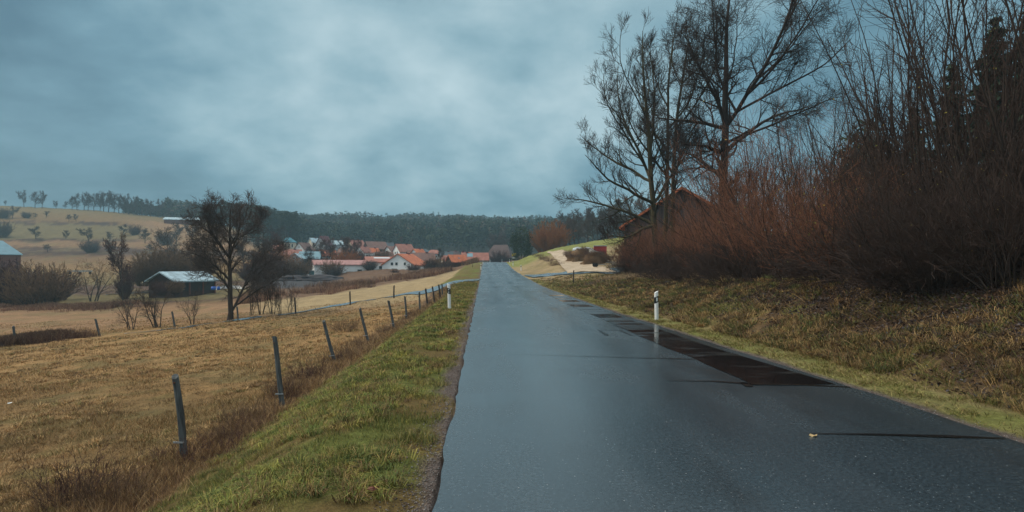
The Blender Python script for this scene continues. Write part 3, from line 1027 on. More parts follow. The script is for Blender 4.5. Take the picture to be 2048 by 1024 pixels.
# ---- shrubs: a fan of long stems with side twigs
def shrub_mesh(seed, H=4., stems=80, base=.5, ang=(3, 40), n1=7, n2=5, r=.022, up=.05, wander=.10, minr=.003, tw=.30, n3=0):
    rg = np.random.default_rng(seed)
    az = rg.uniform(0, 2 * math.pi, stems); rad = base * np.sqrt(rg.random(stems))
    a = np.radians(ang[0] + (ang[1] - ang[0]) * rg.random(stems) ** .8)
    p = np.stack([rad * np.cos(az), rad * np.sin(az), np.full(stems, -.15)], -1)
    az2 = az + rg.normal(size=stems) * .35
    d = np.stack([np.sin(a) * np.cos(az2), np.sin(a) * np.sin(az2), np.cos(a)], -1)
    L = H * rg.uniform(.55, 1.1, stems)
    N = 9
    pts = [p]
    for k in range(N - 1):
        d = norm(d + wander * rg.normal(size=d.shape) + np.array([0, 0, up]))
        pts.append(pts[-1] + d * (L / (N - 1))[:, None])
    P = np.stack(pts, 1)
    R = (r * rg.uniform(.5, 1.2, stems))[:, None] * np.linspace(1, .25, N)[None]
    c1 = grow(P, R, n1, H * tw, (15, 45), (.15, .97), 5, .12, .05, .6, rg, lenpow=.4)
    c1 = (c1[0], np.maximum(c1[1], minr))
    c2 = grow(*c1, n2, H * tw * .45, (18, 50), (.1, 1), 4, .14, .05, .7, rg)
    c2 = (c2[0], np.maximum(c2[1], minr))
    st = tubes(P, R, 4)
    tws = [tubes(*c1, 3), tubes(*c2, 3)]
    tips = c2[0][:, -1]
    if n3:
        c3 = grow(*c2, n3, H * tw * .22, (20, 60), (.1, 1), 3, .15, .04, .8, rg)
        tws.append(tubes(c3[0], np.maximum(c3[1], minr * .9), 3))
    V, q = merge(tws)
    return mesh_np('stems', st[0], st[1], None, True), mesh_np('crown', V, q), tips


def leaf_soup(P, size, rg, cols, flat=0.0, elong=1.6):
    n = len(P)
    a = norm(rg.normal(size=(n, 3))); b = norm(np.cross(a, rg.normal(size=(n, 3))))
    if flat: 
        a[:, 2] *= (1 - flat); b[:, 2] *= (1 - flat); a = norm(a); b = norm(b)
    s = (size * rg.uniform(.6, 1.3, n))[:, None]
    V = np.stack([P - a * s * elong, P + b * s * .6, P + a * s * elong, P - b * s * .6], 1)
    q = np.arange(4 * n).reshape(n, 4)
    c = np.asarray(cols)[rg.integers(0, len(cols), n)] * rg.uniform(.7, 1.25, (n, 1))
    return V.reshape(-1, 3), q, np.repeat(c, 4, axis=0)


SM = {}
for i in range(4):
    SM['willow%d' % i] = shrub_mesh(100 + i, H=4.2, stems=85, base=.7, ang=(2, 46), n1=6, n2=4, r=.018, minr=.0032)
for i in range(3):
    SM['hazel%d' % i] = shrub_mesh(110 + i, H=7.0, stems=24, base=.7, ang=(2, 21), n1=10, n2=5, r=.036, wander=.08, minr=.0036, tw=.24)
for i in range(2):
    SM['bramble%d' % i] = shrub_mesh(120 + i, H=2.0, stems=90, base=1.0, ang=(10, 75), n1=6, n2=4, r=.010, up=-.02, wander=.16, minr=.0035, tw=.35)
for i in range(3):
    SM['dense%d' % i] = shrub_mesh(130 + i, H=3.0, stems=110, base=.8, ang=(2, 50), n1=7, n2=5, r=.025, minr=.012, wander=.12)
SM['weed0'] = shrub_mesh(140, H=.8, stems=60, base=.35, ang=(3, 45), n1=4, n2=3, r=.005, minr=.0022, tw=.3)
SM['weed1'] = shrub_mesh(141, H=.7, stems=45, base=.5, ang=(3, 55), n1=4, n2=3, r=.005, minr=.0022, tw=.3)
MC = {}


def mat_mesh(me, mt):
    k = (me.name, mt)
    if k not in MC:
        if len(me.materials) == 0:
            me.materials.append(M[mt]); MC[k] = me
        else:
            m2 = me.copy(); m2.materials.clear(); m2.materials.append(M[mt]); MC[k] = m2
    return MC[k]


def place_shrub(key, name, loc, label, mats=('twig_dark', 'twig_red'), scale=1.0, sz=None, rz=None, group=None, cat='shrub', leaves=None, tilt=None):
    st, cr, tips = SM[key]
    o = empty(name, loc, rng.uniform(0, 6.28) if rz is None else rz, label, cat, group)
    o.scale = (scale, scale, sz or scale)
    if tilt: o.rotation_euler = (tilt[0], tilt[1], o.rotation_euler[2])
    obj('stems', mat_mesh(st, mats[0]), None, o)
    obj('crown', mat_mesh(cr, mats[1]), None, o)
    if leaves:
        n, size, cols = leaves
        rg = np.random.default_rng(int(abs(loc[0]) * 100) + n)
        P = tips[rg.integers(0, len(tips), n)] + rg.normal(size=(n, 3)) * .03
        V, q, c = leaf_soup(P, size, rg, cols)
        obj('leaves', mesh_np('leaves', V, q, None, False, c), M['leaf'], o)
    return o


# ---- conifers
def conifer_soup(rg, H, base_r, kind='spruce', n=900, size=.35):
    """triangles of a needle crown; base at origin"""
    if kind == 'spruce':
        t = rg.random(n) ** .75 * .93 + .05
        whorl = np.round(t * 16) / 16 + rg.normal(size=n) * .008
        z = whorl * H
        rmax = base_r * (1 - t) ** .85 + .05
        rr = rmax * np.sqrt(rg.random(n)) * (1 + .25 * np.sin(whorl * 40))
        az = rg.uniform(0, 2 * math.pi, n)
        z = z - rr * .28
    else:                                          # pine: bare trunk, clumped crown near the top
        nc = 22
        cz = H * rg.uniform(.50, .97, nc); ca = rg.uniform(0, 6.28, nc)
        cr = base_r * rg.uniform(.15, .85, nc) * (1.25 - (cz / H - .5) * 1.6)
        i = rg.integers(0, nc, n)
        off = rg.normal(size=(n, 3)) * np.array([.42, .42, .22]) * base_r * .55
        x = cr[i] * np.cos(ca[i]) + off[:, 0]; y = cr[i] * np.sin(ca[i]) + off[:, 1]; z = cz[i] + off[:, 2]
        P = np.stack([x, y, z], -1)
        return P
    return np.stack([rr * np.cos(az), rr * np.sin(az), z], -1)


def soup_tris(P, size, rg, cols, droop=.3):
    n = len(P)
    out = norm(P * np.array([1, 1, 0]) + rg.normal(size=(n, 3)) * .5)
    a = norm(out + np.array([0, 0, -droop]) + .4 * rg.normal(size=(n, 3)))
    b = norm(np.cross(a, rg.normal(size=(n, 3))))
    s = (size * rg.uniform(.6, 1.4, n))[:, None]
    V = np.stack([P - b * s * .45, P + b * s * .45, P + a * s], 1)
    c = np.asarray(cols)[rg.integers(0, len(cols), n)] * rg.uniform(.7, 1.3, (n, 1))
    return V.reshape(-1, 3), np.arange(3 * n).reshape(n, 3), np.repeat(c, 3, 0)


NEED = [(.028, .048, .030), (.034, .056, .030), (.022, .040, .028), (.045, .062, .034)]
CM = {}
for i in range(3):
    for kind, n, size, br in (('spruce', 2600, .55, 3.4), ('pine', 1700, .55, 3.0), ('bushy', 5200, .55, 6.5)):
        rg = np.random.default_rng(200 + i)
        if kind == 'bushy':
            d_ = norm(rg.normal(size=(n, 3))); P = d_ * (rg.random((n, 1)) ** .4) * np.array([br, br, 8.3]) + np.array([0, 0, 9.6])
            P = P[fbm(P[:, 0] * .35 + P[:, 1] * .3 + 50, P[:, 2] * .4 + i, 3) > -.01]
        else:
            P = conifer_soup(rg, 18, br, kind, n)
        V, tr, c = soup_tris(P, size, rg, NEED)
        tk = np.linspace(0, 1, 6)
        TP = np.stack([.25 * np.sin(tk * 3 + i), .2 * np.sin(tk * 2), tk * 17.4 - .4], -1)[None]
        tv, tq = tubes(TP, np.array([[.24, .2, .17, .14, .09, .03]]), 7)
        BP, BR = grow(TP, np.array([[.24, .2, .17, .14, .09, .03]]), 46, br * .95, (55, 90), (.25 if kind == 'spruce' else .5, .97), 5, .06, .02, .35,
                      rg, lenpow=.7)
        tv2, tq2 = tubes(BP, np.maximum(BR, .015), 3)
        tv, tq = merge([(tv, tq), (tv2, tq2)])
        CM['%s%d' % (kind, i)] = (mesh_np('trunk', tv, tq, None, True), mesh_np('crown', V, None, tr, False, c))


def place_conifer(key, name, loc, label, scale=1.0, sz=None, group=None):
    o = empty(name, loc, rng.uniform(0, 6.28), label, 'tree', group)
    o.scale = (scale, scale, sz or scale)
    tm, cm = CM[key]
    if not len(tm.materials): tm.materials.append(M['bark'])
    obj('trunk', tm, None, o)
    obj('crown', cm, M['needle'], o)
    return o


# ------------------------------------------------------------------ far wood: one mass
def build_forest():
    rg = np.random.default_rng(5)
    pts = []
    n = 5200
    u = rg.uniform(330, 1330, n * 2); Y = 330 + (rg.random(n * 2)) ** .8 * 330
    lo = np.interp(u, [330, 440, 560, 640, 1080, 1160, 1330], [430, 420, 330, 330, 325, 330, 330])
    hi = np.interp(u, [330, 1330], [560, 640])
    ok = (Y > lo + 14 * fbm(u * .03, u * 0)) & (Y < hi + 60)
    u, Y = u[ok][:n], Y[ok][:n]
    # ridge wood on the far left horizon
    u2 = rg.uniform(250, 420, 240); Y2 = rg.uniform(412, 450, 240)
    u = np.r_[u, u2]; Y = np.r_[Y, Y2]
    X = (u - HX) / F * Y
    Z = zfun(X, Y)
    cl = np.array(NEED)
    Vs, Cs = [], []
    for i in range(len(X)):
        H = rg.uniform(10, 15.5) * (1.12 + .9 * float(fbm(np.array([X[i] * .02]), np.array([Y[i] * .02]), 3)[0]))
        if i >= len(X) - 240: H = rg.uniform(4, 9)
        m = 46
        kind = rg.random()
        t = rg.random(m) ** .8
        if kind < .6:
            z = (.18 + .82 * t) * H; rr = (H * .17) * (1 - t) ** .8 * (.5 + .6 * rg.random(m)) + .1
        else:
            z = (.42 + .55 * t) * H; rr = (H * .20) * np.sqrt(np.clip(1 - (2 * t - 1) ** 2, 0, 1)) * (.5 + .6 * rg.random(m)) + .1
        az = rg.uniform(0, 6.28, m)
        P = np.stack([X[i] + rr * np.cos(az), Y[i] + rr * np.sin(az), Z[i] + z], -1)
        a = norm(np.stack([np.cos(az), np.sin(az), np.full(m, -.35)], -1) + .35 * rg.normal(size=(m, 3)))
        b = norm(np.cross(a, rg.normal(size=(m, 3))))
        s = rg.uniform(.8, 1.9, m)[:, None]
        Vs.append(np.stack([P - b * s * .55, P + b * s * .55, P + a * s], 1))
        col = cl[rg.integers(0, 4)] * rg.uniform(.55, 1.15)
        if rg.random() < .12: col = np.array([.10, .075, .055]) * rg.uniform(.6, 1.2)
        Cs.append(np.repeat((col * rg.uniform(.75, 1.25, (m, 1))), 3, 0))
        # trunk
        tz = np.array([[X[i], Y[i], Z[i] - .5], [X[i] + .25, Y[i], Z[i] - .5], [X[i] + .1, Y[i], Z[i] + H * .8]])
        Vs.append(tz[None]); Cs.append(np.tile(np.array([[.03, .028, .027]]), (3, 1)))
    V = np.concatenate([v.reshape(-1, 3) for v in Vs]); C = np.concatenate(Cs)
    tr = np.arange(len(V)).reshape(-1, 3)
    o = obj('forest', mesh_np('forest', V, None, tr, False, C), M['needle'])
    tag(o, 'dark blue-green conifer forest covering the far hill behind the village', 'forest', kind='stuff')


build_forest()
exec_order = []

# ------------------------------------------------------------------ houses
def house(name, label, u, py, Y, L, Wd, wh, rh, rot, roof, wall, hip=0.0, over=.35, chim=None, wins=(), gable_mat=None, cat='house',
          thick=.18, group=None, skylights=()):
    """long axis along local x; rot 0 shows the long side, +rot shows the left gable end too. base row py at distance Y"""
    x = (u - HX) / F * Y
    z = EYE - (py - HY) * Y / F
    o = empty(name, (x, Y, z), math.radians(rot) + math.atan((HX - u) / F), label, cat, group)
    w = MB()
    if hip:
        w.box(-L / 2, L / 2, -Wd / 2, Wd / 2, -4, wh)
    else:
        prof = [(-Wd / 2, -4), (Wd / 2, -4), (Wd / 2, wh), (0, wh + rh), (-Wd / 2, wh)]
        Mx = Matrix.Rotation(math.radians(90), 4, 'Z')
        w.prism(prof, -L / 2, L / 2, Mx)
    w.build('wall', M[wall], o)
    r = MB()
    a, b = L / 2 + over, Wd / 2 + over
    drop = rh * over / (Wd / 2)
    if hip:
        hx = hip
        v = [(-a, -b, wh - drop), (a, -b, wh - drop), (a, b, wh - drop), (-a, b, wh - drop), (-a + hx, 0, wh + rh), (a - hx, 0, wh + rh),
             (-a, -b, wh - drop - thick), (a, -b, wh - drop - thick), (a, b, wh - drop - thick), (-a, b, wh - drop - thick)]
        r.add(v, [(0, 1, 5, 4), (1, 2, 5), (2, 3, 4, 5), (3, 0, 4), (6, 7, 1, 0), (7, 8, 2, 1), (8, 9, 3, 2), (9, 6, 0, 3), (9, 8, 7, 6)])
    else:
        t = thick
        prof = [(-b, wh - drop), (0, wh + rh), (b, wh - drop), (b, wh - drop + t * 1.2), (0, wh + rh + t * 1.25), (-b, wh - drop + t * 1.2)]
        prof = [(p[0], p[1] + .02) for p in prof]
        Mx = Matrix.Rotation(math.radians(90), 4, 'Z')
        # two slabs
        r.prism([prof[0], prof[1], prof[4], prof[5]], -a, a, Mx)
        r.prism([prof[1], prof[2], prof[3], prof[4]], -a, a, Mx)
    rf = r.build('roof', M[roof], o)
    if chim is None and cat == 'house' and not hip: chim = (L * .18, .35)
    if chim:
        cx, ch = chim
        c = MB().box(cx - .35, cx + .35, -.3, .3, wh + rh - .9, wh + rh + ch).box(cx - .42, cx + .42, -.37, .37, wh + rh + ch, wh + rh + ch + .1)
        c.build('chimney', M['tile_maroon'], rf)
    for (face, p, zz, ww, hh) in wins:
        m, g = MB(), MB()
        e = .05
        if face == 'f':
            m.box(p - ww / 2 - .1, p + ww / 2 + .1, -Wd / 2 - e, -Wd / 2 + .02, zz - .1, zz + hh + .1)
            g.box(p - ww / 2, p + ww / 2, -Wd / 2 - e - .02, -Wd / 2 - e + .01, zz, zz + hh)
        elif face == 'l':
            m.box(-L / 2 - e, -L / 2 + .02, p - ww / 2 - .1, p + ww / 2 + .1, zz - .1, zz + hh + .1)
            g.box(-L / 2 - e - .02, -L / 2 - e + .01, p - ww / 2, p + ww / 2, zz, zz + hh)
        else:
            m.box(L / 2 - .02, L / 2 + e, p - ww / 2 - .1, p + ww / 2 + .1, zz - .1, zz + hh + .1)
            g.box(L / 2 + e - .01, L / 2 + e + .02, p - ww / 2, p + ww / 2, zz, zz + hh)
        f = m.build('window', M['frame'], o)
        g.build('pane', M['glass_dark'], f)
    for (cx, t0, t1, ww, mt) in skylights:       # on the front slope, t from eave to ridge
        def sp(t, dn):
            y = -b * (1 - t); zz = (wh - drop) * (1 - t) + (wh + rh) * t
            return y, zz + thick * 1.25 + dn
        y0, z0 = sp(t0, .06); y1, z1 = sp(t1, .06)
        s = MB().add([(cx - ww / 2, y0, z0), (cx + ww / 2, y0, z0), (cx + ww / 2, y1, z1), (cx - ww / 2, y1, z1),
                      (cx - ww / 2, y0, z0 - .15), (cx + ww / 2, y0, z0 - .15), (cx + ww / 2, y1, z1 - .15), (cx - ww / 2, y1, z1 - .15)],
                     [(0, 1, 2, 3), (7, 6, 5, 4), (0, 4, 5, 1), (1, 5, 6, 2), (2, 6, 7, 3), (3, 7, 4, 0)])
        s.build('skylight', M[mt], rf)
    return o


house('workshop_hall', 'long low white workshop hall with pale pink sheet roof at the near village edge', 683, 553, 165, 15.5, 7, 3.3, 1.2, 8,
      'sheet_pink', 'white_wall', wins=[('f', 4.5, 1.2, 1.2, .8)], cat='workshop')
house('workshop_annex', 'white annex with red roof and pale strip skylight between the hall and the gabled building', 757, 543, 170, 7.4, 8, 2.7, 1.5, 8,
      'tile_pink', 'white_wall', wins=[('f', .5, .8, 1.8, .8)], cat='workshop', skylights=[(.8, .62, .85, 4.6, 'tarp_white')])
house('gabled_house', 'white gabled building with bright orange roof and two small square upper windows', 811, 542, 168, 9, 10.2, 1.7, 3.1, 62,
      'tile_orange', 'white_wall', wins=[('l', 1.9, 1.7, .7, .75), ('l', .45, 1.7, .7, .75), ('l', -2.2, 1.7, .6, .75), ('l', 1.2, -.1, 1.6, .8), ('l', -3.2, -.1, 1.4, .6)])
house('farmhouse', 'brown roofed house directly behind the white gabled building', 846, 532, 190, 7.0, 7, 1.5, 2.7, 14, 'tile_brown', 'grey_wall',
      wins=[('f', 0, .2, 2.2, .8)])
house('hip_roof_house', 'orange walled house with blue-grey hipped roof', 848, 515, 250, 6.2, 5.4, 2.4, 1.3, 5, 'tile_slate', 'orange_wall', hip=2.6,
      wins=[('f', -1.8, .9, .6, .9), ('f', .2, .9, .6, .9), ('f', 1.9, .9, .6, .9)])
house('balcony_house', 'white house with faded pink roof right of the orange walled house', 868, 523, 240, 4.6, 5, 3.4, 1.5, 12, 'tile_pink', 'white_wall',
      hip=1.3, wins=[('f', .2, 1.7, 1.3, .8), ('f', .3, .2, 1.2, .8)])
house('timber_barn', 'small barn with bright orange tiles and dark timber gable', 913, 531, 165, 4.8, 3.6, 1.1, 1.75, 30, 'tile_orange', 'plank_dark',
      cat='barn', skylights=[(.2, .45, .6, .5, 'solar')], chim=None)
house('long_house', 'long house with faded red tiles just left of the road crest', 952, 530, 188, 7.6, 5, 1.6, 2.2, 3, 'tile_pink', 'cream_wall',
      chim=(-2.9, .35), skylights=[(-2.0, .45, .9, 1.8, 'sheet_blue')])
house('low_house', 'low red roofed house with brick chimney left of the long house', 934, 530, 195, 3.2, 4.6, 2.0, 2.2, 3, 'tile_pink', 'cream_wall', chim=(-1.3, .5))
house('slate_house', 'house with dark slate roof at the foot of the forest', 892, 519, 232, 5.0, 5, 1.4, 1.6, 5, 'tile_slate', 'grey_wall', skylights=[])
house('grey_gable_house', 'small grey roofed gable behind the orange barn', 909, 517, 236, 3.2, 3.4, 1.5, 1.3, 35, 'tile_mauve', 'plank_dark')
house('shed_house', 'low pink roofed shed below the slate roof', 891, 525, 205, 2.8, 3, 1.0, 1.3, 12, 'tile_pink', 'cream_wall', cat='shed')
house('tall_roof_house', 'white house with steep pinkish tiled roof above the gabled building', 807, 514, 228, 6.4, 6.4, 2.0, 2.9, 28, 'tile_pink', 'white_wall',
      wins=[('l', .8, 1.2, .7, .9), ('l', -.9, 1.2, .7, .9)])
house('dormer_house', 'white gabled house with red roof and dark dormer left of the steep roofed house', 786, 515, 236, 5.6, 6, 2.0, 2.4, 38, 'tile_brown', 'white_wall',
      wins=[('l', 0, 1.5, .8, .9)], skylights=[(.3, .35, .6, 1.4, 'solar')])
house('brown_barn', 'broad brown roofed barn with dark gable below the forest', 751, 506, 268, 9.2, 8, 1.8, 3.3, 22, 'tile_brown', 'plank_dark', cat='barn')
house('red_roof_house', 'reddish roofed house with cream gable half hidden by bare trees', 712, 503, 275, 6.8, 7, 2.0, 3.2, 30, 'tile_pink', 'cream_wall')
house('small_orange_house', 'little white house with orange roof below the brown barn', 747, 511, 240, 3.6, 3.8, 1.4, 1.5, 25, 'tile_orange', 'white_wall')
house('maroon_roof_house', 'house with pointed dark maroon roof among the bare trees', 648, 500, 285, 4.6, 6.5, 2.6, 4.1, 40, 'tile_maroon', 'grey_wall')
house('pale_roof_house', 'pale grey roofed house right of the maroon roof', 671, 500, 292, 6.8, 6, 2.6, 2.0, 10, 'sheet_pale', 'grey_wall')
house('white_gable_house', 'house with bright white gable and brown tiled roof on the left side of the village', 608, 508, 245, 6.0, 5.2, 1.9, 2.7, 50, 'tile_brown', 'white_wall',
      wins=[('l', .9, 1.0, .7, .8), ('l', -.9, 1.0, .7, .8), ('l', 0, 2.6, .4, .5)])
house('teal_roof_house', 'tall cream house with teal hipped roof on the left side of the village', 577, 501, 265, 5.8, 5.8, 4.0, 2.0, 8, 'tile_teal', 'cream_wall', hip=2.4,
      wins=[('f', -1.6, 1.4, .6, 1.5), ('f', -.2, 1.4, .6, 1.5), ('f', 1.2, 1.4, .6, 1.5)])
house('orange_roof_house', 'small house with pale orange roof at the left end of the village', 556, 512, 225, 3.8, 4.2, 2.0, 2.4, 12, 'tile_pink', 'cream_wall')
house('mauve_roof_house', 'house with wide mauve roof and cream front with one dark window', 583, 521, 212, 6.6, 6.6, 1.7, 2.2, 10, 'tile_pink', 'cream_wall',
      wins=[('f', -2.0, .5, 1.0, .7)])
house('cream_cottage', 'small cream cottage with one dark window in front of the mauve roof', 563, 521, 203, 3.0, 3.2, 1.7, .8, 4, 'tile_brown', 'cream_wall',
      wins=[('f', .2, .6, .9, .7)])
house('blue_roof_hall', 'low hall with light blue sheet roof', 621, 527, 202, 6.8, 6, 1.6, 2.4, -8, 'sheet_blue', 'grey_wall', cat='hall')
house('grey_gable_shed', 'grey gabled shed left of the light blue hall', 593, 528, 198, 4.6, 4.2, 1.9, 1.6, 72, 'sheet_pale', 'grey_wall', wins=[('l', 0, 1.6, .8, .6)], cat='shed')
house('far_roof_house', 'small grey roofed house right at the forest foot behind the white gable', 628, 492, 300, 4.2, 5, 1.8, 2.2, 25, 'sheet_pale', 'cream_wall')
house('cream_gable_house', 'pale house with broad pink roof at the right of the dormer house', 823, 519, 215, 2.8, 4, 1.7, 1.5, 10, 'tile_brown', 'grey_wall')
for nm, lab, a_ in (('house', 'small white walled house with red roof behind the workshop hall', (655, 523, 205, 5.0, 4.5, 2.0, 1.9, 20, 'tile_orange', 'white_wall')),
                    ('house', 'cream house with brown roof between the bare trees of the village centre', (693, 517, 232, 5.4, 5, 2.0, 2.2, -25, 'tile_brown', 'cream_wall')),
                    ('house', 'white gabled house with dull red roof left of the brown barn', (727, 516, 236, 5.0, 4.8, 2.2, 2.3, 50, 'tile_pink', 'white_wall')),
                    ('house', 'low brown roofed house behind the workshop annex', (769, 524, 205, 5.6, 4.6, 1.6, 1.8, 12, 'tile_brown', 'cream_wall')),
                    ('house', 'white walled house with red roof right of the steep pinkish roof', (836, 521, 214, 4.4, 4.6, 2.2, 1.9, 45, 'tile_orange', 'white_wall')),
                    ('house', 'little dark roofed house close under the forest behind the brown barn', (775, 501, 300, 5.6, 5, 2.0, 2.0, 15, 'tile_slate', 'white_wall')),
                    ('house', 'pink roofed house close under the forest left of the red roofed one', (690, 498, 302, 5.6, 5, 2.0, 2.3, 30, 'tile_pink', 'white_wall')),
                    ('house', 'brown roofed house right beside the light blue hall', (640, 520, 222, 4.2, 4.4, 1.8, 2.0, 35, 'tile_brown', 'white_wall'))):
    house(nm, lab, *a_, chim=(.8, .4), wins=[('l', .8, .9, .7, .8), ('l', -.9, .9, .7, .8), ('f', -1.0, .5, .7, .8), ('f', 1.0, .5, .7, .8)])
# barn at the road crest
b = house('crest_barn', 'large dark timber barn with mauve hipped tile roof standing at the road crest', 1001, 531, 228, 9.6, 9.5, 3.6, 4.6, -12, 'tile_mauve', 'plank_dark', hip=2.6,
          over=.6, cat='barn')
MB().box(-.9, 1.5, -4.81, -4.76, 0, 2.8).build('door', M['plank_red'], b)
# farm sheds on the left
s = house('cattle_shed', 'open fronted dark wood shed with patchy pale sheet roof beside the yard', 366, 582, 104, 8.4, 6.2, 1.9, 1.4, 40, 'sheet_pale', 'plank_dark', cat='shed', over=.5)
house('field_barn', 'barn with light metal roof and reddish timber wall at the left edge', -42, 517, 175, 19, 9.5, 1.7, 3.9, 0, 'sheet_blue', 'plank_red', cat='barn', over=.5, hip=4.6)
house('ridge_barn', 'long low pale roofed barn on the hill crest behind the big meadow tree', 367, 444, 372, 20, 9, 1.2, 1.5, -14, 'sheet_pale', 'plank_red', cat='barn', over=.7)
# barn above the right thicket
for xb in (-3.0, 0.0, 3.0):
    MB().box(xb * .92 - 1.2, xb * .92 + 1.2, -3.16, -3.10, .1, 1.8).build('bay_shade', M['black_plastic'], s)  # flat black panels imitate the shaded interior of the open front
for xb in (-4.0, -1.4, 1.4, 4.0):
    MB().box(xb - .1, xb + .1, -3.35, -3.17, -.5, 2.0).build('support_post', M['plank_red'], s)
place_shrub('dense1', 'shrub', at(322, 97, 590), 'reddish bare shrub against the gable of the dark shed', ('bark', 'twig_maroon'), .75, .8)
place_shrub('dense2', 'shrub', at(352, 96, 588), 'tan bare shrub at the corner of the dark shed', ('bark', 'twig_tan'), .65, .8)
place_shrub('bramble0', 'shrub', ray(692, 664), 'low leafless bush in the meadow between the leaning fence posts', ('bark', 'twig_tan'), .45)
for (u_, sc_, lab) in ((1268, .95, 'dense reddish bush closing off the low eave of the plank barn'), (1290, 1.15, 'dense reddish bush under the left roof slope of the plank barn'),
                       (1318, 1.25, 'dense reddish bush in front of the plank wall, left of the tree trunks')):
    x_ = (u_ - HX) / F * 61
    place_shrub('dense1' if u_ == 1290 else 'dense0', 'bare_shrub', (x_, 61, zg(x_, 61)), lab, ('bark', 'twig_red'), sc_, sc_ * 1.1, group='bare shrubs of the thicket on the right bank')
g = house('hillside_barn', 'weathered plank barn with orange tiled verge rising above the right thicket', 1368, 494, 68, 11, 12.4, 2.2, 3.9, 88, 'tile_orange', 'plank_grey', cat='barn', over=.55,
          thick=.22)

# ------------------------------------------------------------------ yard things
def container(name, u, py, Y, L, Wd, H, rot, mat, label):
    x, _, z = at(u, Y, py)
    o = empty(name, (x, Y, z), math.radians(rot), label, 'container')
    m = MB().box(-L / 2, L / 2, -Wd / 2, Wd / 2, -.6, H)
    k = int(L / .5)
    for i in range(k):
        xx = -L / 2 + (i + .5) * L / k
        m.box(xx - .07, xx + .07, -Wd / 2 - .05, -Wd / 2 + .02, .1, H - .1)
    m.build('body', M[mat], o)
    MB().box(-L / 2 - .04, L / 2 + .04, -Wd / 2 - .08, -Wd / 2 + .05, H, H + .12).box(-L / 2 - .04, L / 2 + .04, Wd / 2 - .05, Wd / 2 + .08, H, H + .12) \
        .box(-L / 2 - .04, -L / 2 + .05, -Wd / 2, Wd / 2, H, H + .12).box(L / 2 - .05, L / 2 + .04, -Wd / 2, Wd / 2, H, H + .12).build('rim', M['metal'], o)
    return o


container('red_skip', 1200, 508, 88, 1.9, 2.0, 1.15, -6, 'red_paint', 'open red metal skip above the brushy mound')
container('teal_container', 626, 553, 160, 1.6, 2.0, 1.6, 0, 'teal_paint', 'dark teal container beside the left end of the workshop hall')


def heap(name, u, Y, w, h, dep, mat, label, seed, py=None, cat='heap', kind=None):
    rg = np.random.default_rng(seed)
    n, m = 26, 14
    a = np.linspace(0, 2 * math.pi, n, endpoint=False)
    V = []
    for j in range(m):
        f = j / (m - 1)
        rr = math.cos(f * math.pi / 2) ** .75
        for i in range(n):
            q = 1 + .35 * float(fbm(np.array([i * .45 + seed]), np.array([j * .4]), 3)[0]) * 2
            V.append((w / 2 * rr * math.cos(a[i]) * q, dep / 2 * rr * math.sin(a[i]) * q, -.5 + (h + .5) * math.sin(f * math.pi / 2) * (1 + .3 * (q - 1))))
    idx = np.arange(n * m).reshape(m, n); nx = np.roll(idx, -1, 1)
    q = np.stack([idx[:-1], nx[:-1], nx[1:], idx[1:]], -1).reshape(-1, 4)
    o = obj(name, mesh_np(name, V, q, None, True), M[mat])
    x, _, z = at(u, Y, py)
    o.location = (x, Y, z)
    return tag(o, label, cat, kind=kind)


heap('tarpaulin', 1155, 92, 1.9, .55, 1.6, 'tarp_white', 'crumpled white tarpaulin over materials on the mound', 1, cat='tarpaulin', py=501)
heap('tarpaulin', 1174, 91, 2.2, .35, 1.2, 'tarp_white', 'flat white sheet right of the crumpled tarpaulin', 2, cat='tarpaulin', py=499)
heap('tarpaulin', 1164, 88, 1.3, .38, 1.0, 'tarp_blue', 'dark blue tarpaulin in front of the white sheets on the mound', 3, cat='tarpaulin', py=502)
heap('tarpaulin', 1176, 87, 1.1, .32, 1.0, 'tarp_blue', 'dark blue tarpaulin bundle nearer the red skip', 4, cat='tarpaulin', py=503)
MOUNDS = [(1192, 79, 4.0, 1.75, 2.6, 532, 'brown earth mound overgrown with brambles beside the retaining wall'), (1161, 86, 4.4, 1.5, 3.4, 519, 'farther brown earth mound overgrown with brambles along the gravel drive')]
for k, (u_, Y_, w_, h_, d_, p_, lab) in enumerate(MOUNDS):
    heap('earth_mound', u_, Y_, w_, h_, d_, 'mound_soil', lab, 21 + k, py=p_, cat='earth mound')
# retaining wall slab, sloping down to the yard
x0, y0, z0 = at(1178, 82, 508); x1, y1, z1 = at(1207, 80, 511); x2, y2, z2 = at(1222, 77, 536)
w = MB()
for (a, bb, ta, tb) in (((x0, y0), (x1, y1), EYE - (498 - HY) * 82 / F, EYE - (505 - HY) * 78 / F), ((x1, y1), (x2, y2), EYE - (505 - HY) * 78 / F, EYE - (531 - HY) * 76 / F)):
    v = [(a[0], a[1], -1), (bb[0], bb[1], -1), (bb[0], bb[1] + .25, -1), (a[0], a[1] + .25, -1), (a[0], a[1], ta), (bb[0], bb[1], tb), (bb[0], bb[1] + .25, tb), (a[0], a[1] + .25, ta)]
    w.add(v, [(0, 3, 2, 1), (4, 5, 6, 7), (0, 1, 5, 4), (1, 2, 6, 5), (2, 3, 7, 6), (3, 0, 4, 7)])
tag(w.build('retaining_wall', M['concrete']), 'concrete retaining wall stepping down beside the red skip', 'wall')
# pile of pale boards at the yard
w = MB()
rr = random.Random(3)
for i in range(14):
    Mt = Matrix.Translation((rr.uniform(-.9, .9), rr.uniform(-.6, .6), .08 + i * .085)) @ Matrix.Rotation(rr.uniform(-.5, .5), 4, 'Z') @ Matrix.Rotation(rr.uniform(-.3, .3), 4, 'Y')
    w.box(-1.1, 1.1, -.16, .16, -.03, .03, Mt)
o = w.build('board_pile', M['concrete']); o.scale = (.7, .7, .7); o.location = at(1226, 72, 536)
tag(o, 'loose pile of pale boards at the left end of the thicket', 'board pile')
